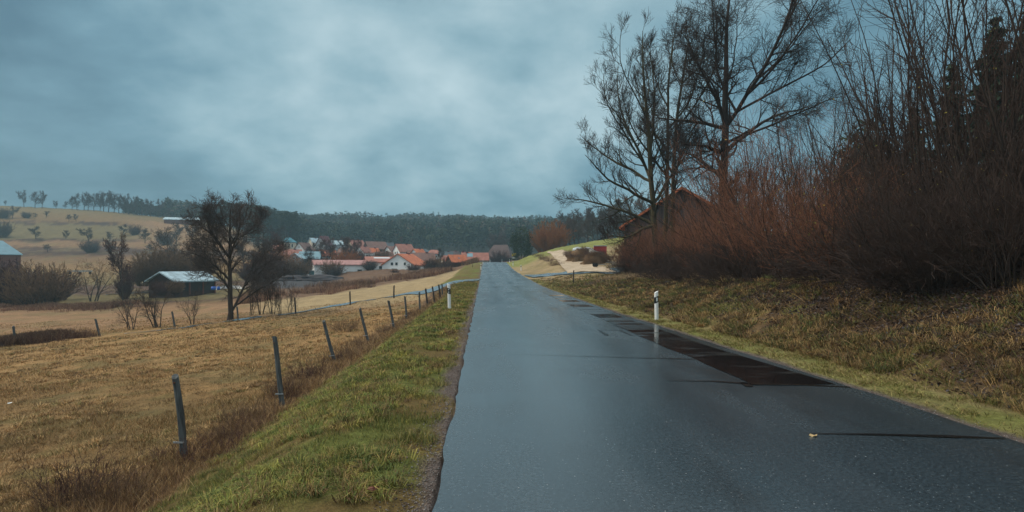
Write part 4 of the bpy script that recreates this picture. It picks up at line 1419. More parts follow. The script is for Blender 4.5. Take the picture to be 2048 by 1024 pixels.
# small cart lying at the drive
o = empty('hand_cart', at(1196, 70, 534), .2, 'small dark wheeled cart lying at the foot of the brushy mound', 'cart')
bevel(MB().box(-.3, 1.0, -.25, .25, .22, .34).build('tray', M['concrete'], o), .02)
for s_ in (-1, 1):
    MB().cyl(0, 0, -.05, .05, .24, .24, 16, Matrix.Translation((-.35, s_ * .3, .24)) @ Matrix.Rotation(math.pi / 2, 4, 'X')).build('wheel', M['rubber'], o)

# white van-like car beside the teal container
def car(u, py, Y, rot, label):
    o = empty('parked_car', at(u, Y, py), math.radians(rot), label, 'car')
    prof = [(-2.1, .35), (-2.12, .85), (-1.95, 1.0), (-1.55, 1.42), (.35, 1.46), (1.05, 1.0), (1.95, .88), (2.1, .7), (2.1, .35)]
    bevel(MB().prism(prof, -.85, .85).build('body', M['car_white'], o), .08, 3)
    for s_ in (-1, 1):
        MB().prism([(-1.4, 1.0), (-1.25, 1.34), (-.45, 1.36), (-.45, 1.0)], s_ * .85, s_ * .87).build('window', M['glass_dark'], o)
        MB().prism([(-.35, 1.0), (-.35, 1.36), (.3, 1.34), (.8, 1.0)], s_ * .85, s_ * .87).build('window', M['glass_dark'], o)
        for xx in (-1.3, 1.3):
            MB().cyl(0, 0, -.1, .1, .33, .33, 18, Matrix.Translation((xx, s_ * .8, .33)) @ Matrix.Rotation(math.pi / 2, 4, 'X')).build('wheel', M['rubber'], o)
    MB().add([(.42, -.72, 1.43), (.42, .72, 1.43), (1.03, .76, 1.02), (1.03, -.76, 1.02)], [(0, 3, 2, 1)], Matrix.Translation((.02, 0, .02))).build('windscreen', M['glass_dark'], o)
    return o


c_ = car(608, 553, 158, 10, 'white car parked left of the teal container'); c_.scale = (.62, .62, .62)
heap('soil_heap', 590, 140, 10, 1.2, 7, 'soil', 'low heap of dark soil left of the workshop hall', 8, cat='soil heap')
heap('soil_heap', 640, 138, 12, 1.2, 6, 'soil', 'broad dark earth mound in front of the workshop hall corner', 9, cat='soil heap')
for (u_, lab) in ((427, 'blue plastic barrel in the pale yard, left one of the pair'), (437, 'blue plastic barrel in the pale yard, right one of the pair')):
    o = empty('barrel', at(u_, 98, 580), 0, lab, 'barrel', 'blue barrels in the yard')
    MB().cyl(0, 0, 0, .55, .38 if u_ < 430 else .26, .38 if u_ < 430 else .26, 16).build('body', M['blue_plastic'], o, True)
    MB().cyl(0, 0, .55, .6, .3 if u_ < 430 else .2, .28 if u_ < 430 else .18, 16).build('lid', M['blue_plastic'], o)
# pale yard, trough and stream as sheets / things
px_poly_strip('farm_yard', [(340, 576), (400, 575), (480, 573)], [(345, 582), (400, 582), (485, 579)], M['concrete'], .12, 'pale concrete yard beside the open shed', 'yard', 1.0)
px_poly_strip('stream', [(212, 588), (245, 585), (300, 584)], [(212, 592), (245, 589), (300, 587)], M['water'], .1, 'pale glint of water in the valley', 'stream', 1.0)
o = empty('feed_trough', at(160, 150, 546), 0, 'long pale feed trough in the valley meadow', 'trough')
MB().box(-3, 3, -.4, .4, .3, .7).build('basin', M['concrete'], o)
for xx in (-2.6, 0, 2.6):
    MB().box(xx - .08, xx + .08, -.35, .35, -.3, .3).build('leg', M['dark_wood'], o)
# place sign at the crest
sx, sy, sz = at(1028, 150)
o = empty('place_sign', at(1028, 152, 529), 0, 'yellow roadside place sign with a white panel under it at the crest', 'sign')
MB().cyl(-.55, 0, -.5, 2.9, .035, .035, 8).build('pole', M['metal'], o)
MB().cyl(.55, 0, -.5, 2.9, .035, .035, 8).build('pole', M['metal'], o)
bevel(MB().box(-.6, .6, -.06, -.03, 2.2, 2.9).build('panel', M['yellow_sign'], o), .02)
bevel(MB().box(-.4, .4, -.06, -.03, 1.55, 1.9).build('white_panel', M['white_plastic'], o), .02)

# ------------------------------------------------------------------ delineator posts
def delineator(px, py, Y, side, label, h=.93, z=None, rz=0.0, tilt=0.0):
    loc = at(px, Y, py)
    o = empty('delineator_post', loc, rz, label, 'delineator post', 'white delineator posts along the road')
    o.rotation_euler = (0, tilt, rz)
    s_ = 1 if side == 'left' else -1
    hw_ = .062
    # cross-section: rounded front, narrow back; top slopes
    def body(z0l, z0r, z1l, z1r, gx, name, mat):
        sec = [(-hw_ - gx, .0), (-hw_ * .8 - gx, -.045 - gx), (-hw_ * .3, -.062 - gx), (hw_ * .3, -.062 - gx), (hw_ * .8 + gx, -.045 - gx), (hw_ + gx, .0),
               (hw_ * .35 + gx, .07 + gx), (-hw_ * .35 - gx, .07 + gx)]
        n = len(sec)
        def zz(x, a, b_):
            f = (x + hw_) / (2 * hw_)
            return a + (b_ - a) * f
        v = [(x, y, zz(x, z0l, z0r)) for x, y in sec] + [(x, y, zz(x, z1l, z1r)) for x, y in sec]
        f = [tuple(range(n - 1, -1, -1)), tuple(range(n, 2 * n))] + [(i, (i + 1) % n, (i + 1) % n + n, i + n) for i in range(n)]
        return MB().add(v, f).build(name, M[mat], o)
    k = .035 * s_
    body(-.4, -.4, h + k, h - k, 0, 'body', 'white_plastic')
    body(h * .62 + k * .8, h * .62 - k * .8, h * .84 + k * .8, h * .84 - k * .8, .0025, 'band', 'black_plastic')
    if side == 'left':
        for zz_ in (h * .685, h * .785):
            MB().cyl(0, 0, 0, .012, .024, .024, 16, Matrix.Translation((0, -.064, zz_)) @ Matrix.Rotation(math.pi / 2, 4, 'X')).build('reflector', M['reflector'], o)
    else:
        bevel(MB().box(-.020, .024, -.075, -.060, h * .665, h * .80).build('reflector', M['reflector'], o), .006)
    return o


gY = lambda py: EYE * F / (py - HY)
delineator(899, 618, 22.3, 'left', 'white delineator post with two round reflectors on the near left verge', h=.96, tilt=-.03)
delineator(1313.5, 640, 17.6, 'right', 'white delineator post with one rectangular reflector beside the wet strip', h=.86, tilt=-.02)
delineator(962, 540, 92, 'left', 'small distant white post on the left verge, nearest of the far ones', h=.95)
delineator(966, 529, 122, 'left', 'small distant white post on the left verge just before the crest', h=.95)
delineator(980, 525, 150, 'left', 'tiny distant white post left of the road beyond the crest', h=.95)
delineator(1042, 542, 88, 'right', 'small distant white post at the foot of the grassy mound, nearest on that side', h=.95)
delineator(1026, 532, 112, 'right', 'small distant white post on the right verge, second before the crest', h=.95)
delineator(1019, 527, 133, 'right', 'tiny distant white post on the right verge at the crest', h=.95)
delineator(1004, 525, 165, 'right', 'tiny distant white post right of the road beyond the crest', h=.95)

# ------------------------------------------------------------------ fence posts
def fence_post(tx, ty, bx, by, Y, label, r=.055, mat='old_wood', ins=True, group='weathered posts of the fence along the ditch', name='fence_post', stub=True):
    rd = random.Random(int(tx * 7 + ty))
    bz = EYE - (by - HY) * Y / F; tz = EYE - (ty - HY) * Y / F
    bx_, tx_ = (bx - HX) / F * Y, (tx - HX) / F * Y
    g = zg(bx_, Y)
    H = tz - min(bz, g)
    o = empty(name, (bx_, Y, min(bz, g)), 0, label, 'fence post', group)
    o.rotation_euler = (rd.uniform(-.04, .04), math.atan2(tx_ - bx_, tz - bz), 0)
    N, n = 9, 10
    V = []
    js = [1 + rd.uniform(-.12, .12) for _ in range(n)]
    for j in range(N):
        t = j / (N - 1)
        cx, cy = .012 * math.sin(t * 5 + tx), .012 * math.cos(t * 4 + ty)
        for i in range(n):
            a = 2 * math.pi * i / n
            rr_ = r * (1.08 - .14 * t) * js[i] * (1 + rd.uniform(-.03, .03))
            zz = -.35 + (H + .35) * t
            if j == N - 1: zz += .035 * math.cos(a + ty) + rd.uniform(-.008, .008)
            V.append((cx + rr_ * math.cos(a), cy + rr_ * math.sin(a), zz))
    f = [(j * n + i, j * n + (i + 1) % n, (j + 1) * n + (i + 1) % n, (j + 1) * n + i) for j in range(N - 1) for i in range(n)]
    f.append(tuple((N - 1) * n + i for i in range(n)))
    mb = MB().add(V, f)
    mb.build('shaft', M[mat], o)
    if stub:
        hz = H * .20
        MB().box(-.15, .02, -r - .03, -r - .008, hz, hz + .022, Matrix.Rotation(.14, 4, 'Y')).build('bracket', M['metal'], o)
        MB().cyl(0, 0, 0, .04, .014, .014, 8, Matrix.Translation((.01, -r + .01, H * .93)) @ Matrix.Rotation(math.pi / 2, 4, 'X')).build('nail', M['rust'], o)
    return o


FP = [(350, 752, 369, 912, 9.4), (550, 674, 567, 792, 12.7), (649, 639, 671, 716, 18.8), (723, 615, 736, 672, 24.5), (779, 600, 788, 652, 29),
      (810, 593, 813, 637, 33.5), (838, 584, 841, 628, 37), (851, 577, 857, 621, 40), (864, 573, 871, 614, 43), (877, 569, 882, 608, 46), (884, 568, 885, 605, 48)]
ords = ['first and nearest', 'second', 'third', 'fourth', 'fifth', 'sixth', 'seventh', 'eighth', 'ninth', 'tenth', 'eleventh and farthest']
for k, (a, b_, c, d_, Y) in enumerate(FP):
    fence_post(a, b_, c, d_, Y, 'weathered leaning wooden post, %s of the fence along the ditch' % ords[k], r=.055 if k < 4 else .06, mat='old_wood' if k not in (7, 8, 9) else 'dark_wood',
               stub=k < 6)
FP2 = [(28, 652, 32, 684, 40, 'grey post among dark brush at the far left edge'), (191, 637, 200, 671, 43, 'leaning grey post left of the small bare trees by the path'),
       (344, 623, 350, 657, 46, 'grey leaning post right of the small bare trees by the path'), (474, 613, 477, 641, 49, 'post beside the trunk of the big bare meadow tree'),
       (590, 595, 591, 622, 52, 'dark upright post right of the sapling thicket by the path'), (700, 583, 701, 607, 55, 'dark upright post in the middle of the path side fence'),
       (788, 571, 788, 596, 57, 'dark upright post at the road end of the path side fence')]
for (a, b_, c, d_, Y, lab) in FP2:
    fence_post(a, b_, c, d_, Y, lab, r=.07, mat='dark_wood' if a > 500 else 'old_wood', group='posts beside the side path', stub=False)
fence_post(1147, 541, 1147, 570, 44, 'thin dark upright post in the grass right of the road below the entrance', r=.045, mat='dark_wood', group=None, stub=False, name='marker_post')
fence_post(945, 529, 945, 537, 105, 'tiny thin post at the edge of the meadow near the crest', r=.05, mat='dark_wood', group=None, stub=False, name='marker_post')

# ------------------------------------------------------------------ trees right
for key, Y_, nm_, lab, mts in (('oak', 36, 'oak_tree', 'largest dark bare tree with forked trunk towering over the right thicket', ('bark', 'twig')),
                          ('ash1', 44, 'bare_tree', 'bare tree with low sweeping boughs, leftmost of the tall group by the road', ('bark_moss', 'twig')),
                          ('ash2', 46, 'bare_tree', 'slim straight bare tree, middle trunk of the tall group by the road', ('bark_moss', 'twig')),
                          ('ash3', 47, 'bare_tree', 'mossy bare tree, right trunk of the tall group in front of the plank barn', ('bark_moss', 'twig'))):
    place_tree(key, nm_, (BX[key], Y_, 0), lab, rz=0, mats=mts)

# thicket on the bank
YL = [(.34, .27, .05), (.30, .20, .04), (.20, .20, .05)]
GR = 'bare shrubs of the thicket on the right bank'
TH = [  # u, Y, key, scale, mats, label
    (1262, 47, 'willow0', .66, 'low reddish shrub at the left end of the right thicket'),
    (1285, 44, 'willow1', .90, 'reddish shrub in front of the tall tree group'),
    (1330, 40, 'willow2', .84, 'rounded red-brown shrub under the slim trees'),
    (1385, 38, 'willow3', .86, 'red-brown shrub in front of the plank barn'),
    (1330, 33, 'willow0', .72, 'low brown shrub at the foot of the thicket above the pale reeds'),
    (1268, 56, 'willow2', .95, 'reddish shrub under the low end of the barn roof'),
    (1285, 57, 'willow3', 1.12, 'reddish shrub against the left part of the barn wall'),
    (1320, 56, 'willow0', 1.15, 'reddish shrub against the middle of the barn wall'),
    (1360, 56, 'willow1', 1.12, 'reddish shrub below the barn gable'),
    (1410, 50, 'willow2', 1.0, 'reddish shrub at the right end of the barn'),
    (1400, 31, 'willow1', 1.00, 'brown shrub left of the broad fanned one'),
    (1480, 28, 'willow2', 1.55, 'broad reddish shrub fanning upwards in front of the big tree'),
    (1560, 27, 'willow3', 1.75, 'tall fanned red-brown shrub right of the big tree'),
    (1430, 25, 'willow3', .76, 'low dark shrub at the lower edge of the thicket'),
    (1520, 21, 'willow0', .92, 'mid-height dark shrub in the centre of the thicket'),
    (1640, 24, 'hazel0', .98, 'hazel with pale catkins in the centre of the thicket'),
    (1600, 18, 'willow1', .95, 'dense dark brown shrub above the leafy bank'),
    (1700, 20, 'hazel1', .74, 'hazel bush with yellowish leftover leaves'),
    (1690, 15, 'willow2', .80, 'dark shrub with drooping twigs at mid bank'),
    (1770, 17, 'hazel2', .86, 'tall thin-stemmed hazel against the sky'),
    (1790, 13, 'willow3', .80, 'near dark shrub with a few yellow leaves'),
    (1850, 14.5, 'hazel0', 1.02, 'tall many-stemmed hazel left of the dark spruces'),
    (1930, 13, 'hazel1', 1.05, 'tall hazel with dark stems in front of the spruces'),
    (1900, 11.2, 'willow0', .72, 'low tangled shrub near the right edge'),
    (2010, 12, 'hazel2', 1.05, 'tallest dark hazel at the right edge of the view'),
    (2030, 10.2, 'willow1', .78, 'nearest tangled dark shrub at the right edge'),
    (2130, 10.5, 'hazel0', .95, 'dark hazel partly outside the right edge'),
    (1830, 21, 'willow3', 1.0, 'shrub behind the tall hazel against the sky'),
]
for k, (u_, Y_, key, sc, lab) in enumerate(TH):
    x_ = (u_ - HX) / F * Y_
    red = u_ < 1720 and 'willow' in key
    mats = ('twig_dark', 'twig_red') if red else (('bark', 'twig_dark') if key.startswith('hazel') or u_ > 1750 else ('twig_dark', 'twig_dark'))
    lv = None
    if 1600 < u_ < 1760: lv = (260, .022, YL)
    elif u_ > 1760: lv = (50, .016, YL)
    elif u_ > 1500: lv = (40, .02, YL)
    place_shrub(key, 'bare_shrub', (x_, Y_, zg(x_, Y_)), lab, mats, sc, group=GR, leaves=lv)
# undergrowth
for k in range(44):
    Y_ = float(np.exp(rng.uniform(math.log(8.6), math.log(46))))
    e_ = float(np.interp(Y_, [9, 16, 30, 45], [3.9, 4.1, 5.0, 6.6])) + rng.uniform(0, 3.2)
    x_ = float(xr(np.array([Y_]))[0]) + e_
    place_shrub('bramble%d' % (k % 2), 'bramble', (x_, Y_, zg(x_, Y_)), 'low tangled dark bramble under the shrubs of the right thicket', ('twig_dark', 'twig_dark'),
                float(rng.uniform(.6, 1.15)), group='brambles under the right thicket', cat='bramble')

# conifers and woods behind the thicket
for (u_, Y_, key, sc, lab) in ((1905, 40, 'spruce0', .62, 'dark spruce behind the thicket, left of the pair at the right edge'), (1990, 34, 'spruce1', .66, 'dark spruce behind the thicket at the right edge'),
                               (2060, 30, 'spruce2', .60, 'dark spruce just outside the right edge'), (1975, 44, 'spruce2', .62, 'taller spruce standing behind the pair'),
                               (1730, 62, 'pine0', .80, 'pine showing through the middle of the thicket'), (1700, 70, 'pine1', .62, 'brownish pine behind the hazels'),
                               (1830, 55, 'spruce0', .7, 'spruce showing through the tall hazels')):
    x_ = (u_ - HX) / F * Y_
    place_conifer(key, 'spruce' if 'spruce' in key else 'pine', (x_, Y_, zg(x_, Y_)), lab, sc)
for k, (u_, Y_, H_) in enumerate(((1420, 95, 1.2), (1470, 90, 1.25), (1520, 85, 1.1), (1585, 88, 1.25), (1665, 80, 1.1), (1760, 78, 1.2), (1850, 70, 1.1))):
    x_ = (u_ - HX) / F * Y_
    place_tree('mid%d' % (k % 4), 'bare_tree', (x_, Y_, zg(x_, Y_)), 'bare tree behind the thicket, %s from the plank barn' % ords[k].replace(' and nearest', ''), scale=H_, mats=('bark', 'twig'),
               group='bare trees behind the right thicket')

# crest area
x_ = (1043 - HX) / F * 150
place_conifer('bushy0', 'pine', (x_, 150, zg(x_, 150) - 1.2), 'dark bushy pine right of the crest barn', .47, .56)
o = place_conifer('spruce1', 'spruce', ((1056 - HX) / F * 156, 156, zg((1056 - HX) / F * 156, 156) - 1.5), 'lower dark spruce beside the bushy pine', .40)
place_conifer('spruce2', 'spruce', ((1032 - HX) / F * 158, 158, zg((1032 - HX) / F * 158, 158) - 1.5), 'lower dark spruce left of the bushy pine', .38)
place_shrub('dense0', 'willow_tree', at(1103, 150), 'round orange-brown willow on the grassy mound skyline', ('twig_orange', 'twig_orange'), 2.5, 2.6, cat='tree')
place_shrub('dense1', 'willow_tree', at(1088, 162), 'duller orange willow left behind the round one', ('twig_orange', 'twig_tan'), 2.0, 2.2, cat='tree')
for k, (u_, Y_, s_) in enumerate(((1140, 165, 1.0), (1158, 170, 1.05), (1176, 160, 1.0), (1196, 165, .98), (1215, 160, .95), (1240, 150, 1.0), (1262, 140, 1.0), (1290, 150, 1.1), (1120, 175, .9), (1150, 150, .8), (1185, 148, .8))):
    x_ = (u_ - HX) / F * Y_
    place_tree('far%d' % (k % 4), 'bare_tree', (x_, Y_, zg(x_, Y_) - .5), 'bare tree in the brown wood on the mound skyline, %s counted from the orange willow' % ords[min(k, 9)].replace(' and nearest', ''),
               scale=s_ * .95, mats=('bark_far', 'twig_grey'), group='brown wood behind the mound')
for k, (u_, Y_, s_) in enumerate(((1222, 175, .62), (1236, 180, .7), (1205, 185, .6))):
    place_conifer('pine%d' % k, 'pine', at(u_, Y_), ['dark pine above the grassy mound left of the barn roof', 'taller dark pine touching the lower end of the barn roof', 'small dark pine left of the other mound pines'][k], s_)
for k, (u_, py_, s_) in enumerate(((1000, 515, .7), (985, 515, .6), (1012, 513, .6))):
    pass
# brush on the mound by the drive
for k in range(42):
    if k < 10:
        t = k / 9; u_, p_ = 1072 + t * 44 + rng.uniform(-3, 3), 509 + t * 22 + rng.uniform(-2, 2)
    else:
        t = ((k - 10) % 16) / 15; u_ = 1135 + t * 78 + rng.uniform(-3, 3); p_ = np.interp(t, [0, 1], [505, 527]) + rng.uniform(-6, 3)
    x_, y_, z_ = ray(u_, p_)
    if k >= 10:
        mu, mY, mw, mh, md, mp, _l = MOUNDS[k % 2]
        a_ = rng.uniform(0, 6.28); q_ = math.sqrt(rng.random()) * .95
        dx, dy = q_ * math.cos(a_), -abs(q_ * math.sin(a_))
        x_ = (mu - HX) / F * mY + dx * mw / 2; y_ = mY + dy * md / 2
        z_ = EYE - (mp - HY) * mY / F + mh * math.sqrt(max(0, 1 - q_ * q_)) + .05
    place_shrub('bramble%d' % (k % 2), 'bramble', (x_, y_, z_ - .15), 'low brown bramble clump %s' % ('left of the gravel drive' if k < 10 else 'covering the mound right of the gravel drive'),
                ('twig_tan', 'twig_tan') if k % 3 else ('twig_dark', 'twig_maroon'), float(rng.uniform(.35, .55)), group='brambles beside the gravel drive', cat='bramble')

# ------------------------------------------------------------------ trees left
x_, y_, z_ = ray(460, 641)
place_tree('field', 'bare_tree', (BX['field'], FIELD_Y, 0), 'big round-crowned bare tree standing alone by the side path', rz=0, mats=('bark', 'twig_grey'))
print('field tree', x_, y_, z_)


def px_tree(key, u_, base, top, lab, mats=('bark_far', 'twig_grey'), H0=10.5, name='bare_tree', group=None, wide=1.0, Y=None):
    if Y is None:
        x, y, z = ray(u_, base)
    else:
        x, y, z = at(u_, Y, base)
    s_ = (base - top) * y / F / H0
    o = place_tree(key, name, (x, y, z), lab, scale=s_ * wide, mats=mats, group=group, sz=s_)
    return o


# small trees by the path
px_tree('low0', 318, 656, 575, 'small crooked bare tree with dark trunk by the path, right of the twisted pair', mats=('bark', 'twig'), H0=4.8)
px_tree('low1', 262, 660, 590, 'thin twisted bare sapling by the path, left of the crooked one', mats=('bark', 'twig_grey'), H0=4.8, wide=.8)
px_tree('low2', 385, 648, 580, 'thin bare sapling between the crooked tree and the big one', mats=('bark', 'twig_grey'), H0=4.8, wide=.6)
for k, (u_, t_) in enumerate(((500, 560), (522, 545), (545, 548), (562, 565), (580, 570))):
    px_tree('low%d' % (k % 3), u_, 631 - (u_ - 500) * .06, t_, 'dark sapling in the thicket right of the big meadow tree, %s from it' % ords[k].replace(' and nearest', ''), mats=('bark', 'twig'), H0=4.8,
            wide=.55, group='saplings right of the big meadow tree')
px_tree('low1', 187, 603, 527, 'pale open birch-like tree in the valley left of the ivy-clad one', mats=('bark_far', 'twig_tan'), H0=4.8)
# dark ivy-clad alder
o = px_tree('far1', 246, 600, 474, 'narrow dark tree densely clad, standing in the valley', mats=('bark', 'twig_maroon'), wide=.62)
place_shrub('dense1', 'shrub', ray(250, 598), 'dark purple-brown shrub at the foot of the narrow dark tree', ('twig_maroon', 'twig_maroon'), .75, 1.7)
px_tree('mid2', 345, 590, 455, 'bare tree behind the shed left of the big tree', mats=('bark_far', 'twig_grey'), Y=125)
for k, (u_, b_, t_, mt) in enumerate(((78, 612, 525, 'twig_tan'), (40, 610, 530, 'twig_maroon'), (110, 600, 540, 'twig_maroon'), (-5, 610, 520, 'twig_maroon'))):
    x_, y_, z_ = ray(u_, b_)
    s_ = (b_ - t_) * y_ / F / 3.0
    place_shrub('dense%d' % (k % 3), 'shrub', (x_, y_, z_), ['broad rounded brown willow shrub in the valley at the left, with forked stems', 'purple-brown shrub left behind the rounded one', 'smaller purple-brown shrub right of the rounded one',
                'purple-brown shrub cut by the left edge'][k], ('bark', mt), s_ * 1.0, s_, cat='shrub')
# reeds and shrubs behind the shed
for k, (u_, b_, t_) in enumerate(((310, 560, 500), (335, 556, 495), (372, 556, 500), (400, 553, 500), (290, 570, 520))):
    x_, y_, z_ = at(u_, 122, b_)
    s_ = (b_ - t_) * y_ / F / 3.0
    place_shrub('dense%d' % (k % 3), 'shrub', (x_, y_, z_), 'tan brush clump behind the dark shed, %s from its right end' % ords[4 - k].replace(' and nearest', ''), ('twig_tan', 'twig_tan'), s_, s_, group='tan brush behind the shed')
# orchard and hedge shrubs on the hillside
ORCH = [(8, 437, 415, 's'), (25, 436, 412, 't'), (53, 436, 423, 's'), (70, 438, 426, 't'), (92, 437, 423, 't'), (138, 443, 430, 's'), (152, 443, 428, 't'), (72, 479, 455, 's'), (132, 479, 460, 't'),
        (178, 485, 457, 's'), (220, 483, 464, 't'), (248, 470, 450, 's'), (270, 470, 448, 's'), (290, 487, 458, 't'), (182, 506, 480, 's'), (222, 508, 482, 's'), (5, 475, 440, 's'), (95, 505, 490, 's'),
        (330, 490, 460, 's'), (352, 490, 450, 't'), (385, 485, 440, 't'), (300, 505, 488, 's'), (345, 510, 490, 's')]
for k, (u_, b_, t_, kd) in enumerate(ORCH):
    lab = '%s on the hillside fields, %s' % ('small round bare orchard tree' if kd == 't' else 'dark hedge shrub',
                                            ['left of all', 'second from the left edge', 'third on the upper slope', 'fourth on the upper slope', 'fifth on the upper slope', 'above the end of the terrace line',
                                             'right above the terrace line', 'on the middle field, left', 'on the middle field, thin one', 'on the lower terrace, round', 'right beside the lower terrace', 'in the red hedge, left',
                                             'in the red hedge, right', 'below the red hedge, with dark trunk', 'below the lower terrace, left', 'below the lower terrace, right', 'cut by the left edge', 'low on the lower band',
                                             'behind the big tree, lower', 'behind the big tree, middle', 'behind the big tree, tall', 'low in the purple band', 'low in the purple band, right'][k])
    x_, y_, z_ = ray(u_, b_)
    if kd == 't' or k % 2:
        px_tree('far%d' % (k % 4), u_, b_, t_, lab, mats=('bark_far', 'twig'), wide=1.25 if kd == 't' else 1.7, group='orchard trees on the hillside', name='orchard_tree' if kd == 't' else 'shrub')
    else:
        s_ = (b_ - t_) * y_ / F / 3.0
        place_shrub('dense%d' % (k % 3), 'shrub', (x_, y_, z_), lab, ('bark', 'twig_maroon' if k in (11, 12, 21, 22, 15) else 'twig_grey'), s_ * (.8, .65, .95)[k % 3], s_, group='hedge shrubs on the hillside')
# ridge row
RIDGE = [(10, 403), (48, 384), (70, 386), (84, 386), (112, 404), (130, 405), (144, 398), (154, 391), (168, 388), (176, 392), (188, 389), (200, 393), (207, 388), (217, 386), (228, 393), (238, 392),
         (248, 396), (257, 392), (268, 396), (292, 402), (301, 404), (316, 402), (336, 418), (385, 408)]
NUMW = ('one two three four five six seven eight nine ten eleven twelve thirteen fourteen fifteen sixteen seventeen eighteen nineteen twenty '
        'twenty-one twenty-two twenty-three twenty-four twenty-five').split()
for k, (u_, t_) in enumerate(RIDGE):
    b_ = float(np.interp(u_, [0, 200, 400], [408, 420, 440])) + 3
    px_tree('far%d' % (k % 4), u_, b_, t_ - 2, 'bare tree on the left skyline ridge, number %s from the left' % NUMW[k], mats=('bark', 'twig'), Y=403, group='bare trees on the skyline ridge', wide=float(rng.uniform(.85, 1.15)))
for k, (u_, b_, t_) in enumerate(((275, 429, 393), (283, 430, 398), (328, 437, 415))):
    x_, y_, z_ = at(u_, 404, b_)
    place_conifer('pine%d' % k, 'pine', (x_, y_, z_), ['tall dark pine in the skyline tree row', 'second pine in the skyline tree row', 'low round pine right of the skyline tree row'][k], (b_ - t_) * y_ / F / 18, group='pines on the skyline ridge')
# pine grove
rg = np.random.default_rng(77)
for k in range(26):
    u_ = rg.uniform(500, 592) if k > 8 else 505 + k * 11
    Y_ = rg.uniform(300, 345)
    x_ = (u_ - HX) / F * Y_
    top = np.interp(u_, [420, 450, 480, 520, 545, 575, 592], [410, 402, 402, 412, 415, 420, 425]) + rg.uniform(-3, 5)
    z_ = zg(x_, Y_)
    H_ = EYE - (top - HY) * Y_ / F - z_
    place_conifer('pine%d' % (k % 3) if k % 4 else 'spruce%d' % (k % 3), 'pine' if k % 4 else 'spruce', (x_, Y_, z_), 'tall slender conifer of the dark grove left above the village', H_ / 18 * .9, H_ / 18,
                  group='conifers of the grove above the village')
for k in range(12):
    u_ = 425 + k * 7 + rg.uniform(-2, 2); Y_ = rg.uniform(320, 350)
    x_ = (u_ - HX) / F * Y_; z_ = zg(x_, Y_); top = np.interp(u_, [420, 450, 500], [412, 402, 408])
    H_ = EYE - (top - HY) * Y_ / F - z_
    place_conifer('pine%d' % (k % 3), 'pine', (x_, Y_, z_), 'dark pine of the grove, behind the crown of the big meadow tree', H_ / 18 * .9, H_ / 18, group='pines behind the big meadow tree')
# brown bushes and trees around the village
VIL = [('dense0', 575, 548, 515, 'twig_tan', 150), ('dense1', 600, 550, 518, 'twig_tan', 150), ('dense2', 552, 548, 500, 'twig_orange', 155), ('dense0', 535, 555, 505, 'twig_maroon', 145), ('dense1', 505, 560, 520, 'twig_maroon', 140),
       ('dense2', 688, 540, 501, 'twig_orange', 172), ('dense0', 664, 548, 520, 'twig_tan', 158), ('dense1', 672, 553, 531, 'twig_grey', 152), ('dense2', 633, 540, 515, 'twig_maroon', 175), ('dense0', 765, 522, 498, 'twig_tan', 200),
       ('dense1', 717, 526, 500, 'twig_maroon', 205), ('dense2', 860, 540, 518, 'twig_maroon', 158), ('dense0', 875, 541, 512, 'twig_tan', 160), ('dense1', 826, 545, 527, 'twig_maroon', 158), ('dense2', 895, 540, 522, 'twig_maroon', 152),
       ('dense0', 930, 535, 520, 'twig_maroon', 152), ('dense1', 915, 538, 524, 'twig_maroon', 148), ('dense2', 855, 545, 533, 'twig_dark', 145), ('dense0', 999, 526, 500, 'twig_maroon', 215), ('dense1', 790, 550, 538, 'twig_maroon', 148),
       ('dense2', 740, 540, 520, 'twig_grey', 163)]
for k, (key, u_, b_, t_, mt, Y_) in enumerate(VIL):
    x_, y_, z_ = at(u_, Y_, b_)
    z_ = min(z_, zg(x_, y_))
    s_ = (EYE - (t_ - HY) * Y_ / F - z_) / 3.0
    nm = {'twig_tan': 'tan-brown', 'twig_orange': 'orange-brown', 'twig_maroon': 'dark red-brown', 'twig_grey': 'grey-brown', 'twig_dark': 'dark'}[mt]
    place_shrub(key, 'shrub', (x_, y_, z_), '%s bare bush %s' % (nm, ['at the left village edge', 'left of the parked white car', 'under the orange roofed house', 'right of the big meadow tree', 'low beside the big meadow tree',
                'round behind the workshop hall', 'in front of the workshop hall, left', 'in front of the workshop hall, right', 'behind the teal container', 'above the workshop annex', 'below the red roofed house',
                'right of the white gabled building', 'left of the orange barn, tall', 'at the corner of the white gabled building', 'before the orange barn', 'before the long house', 'right of the orange barn', 'at the meadow edge',
                'in front of the crest barn', 'below the white gabled building', 'between hall and annex'][k]), ('bark', mt), s_ * 1.05, s_, group='bare bushes around the village')
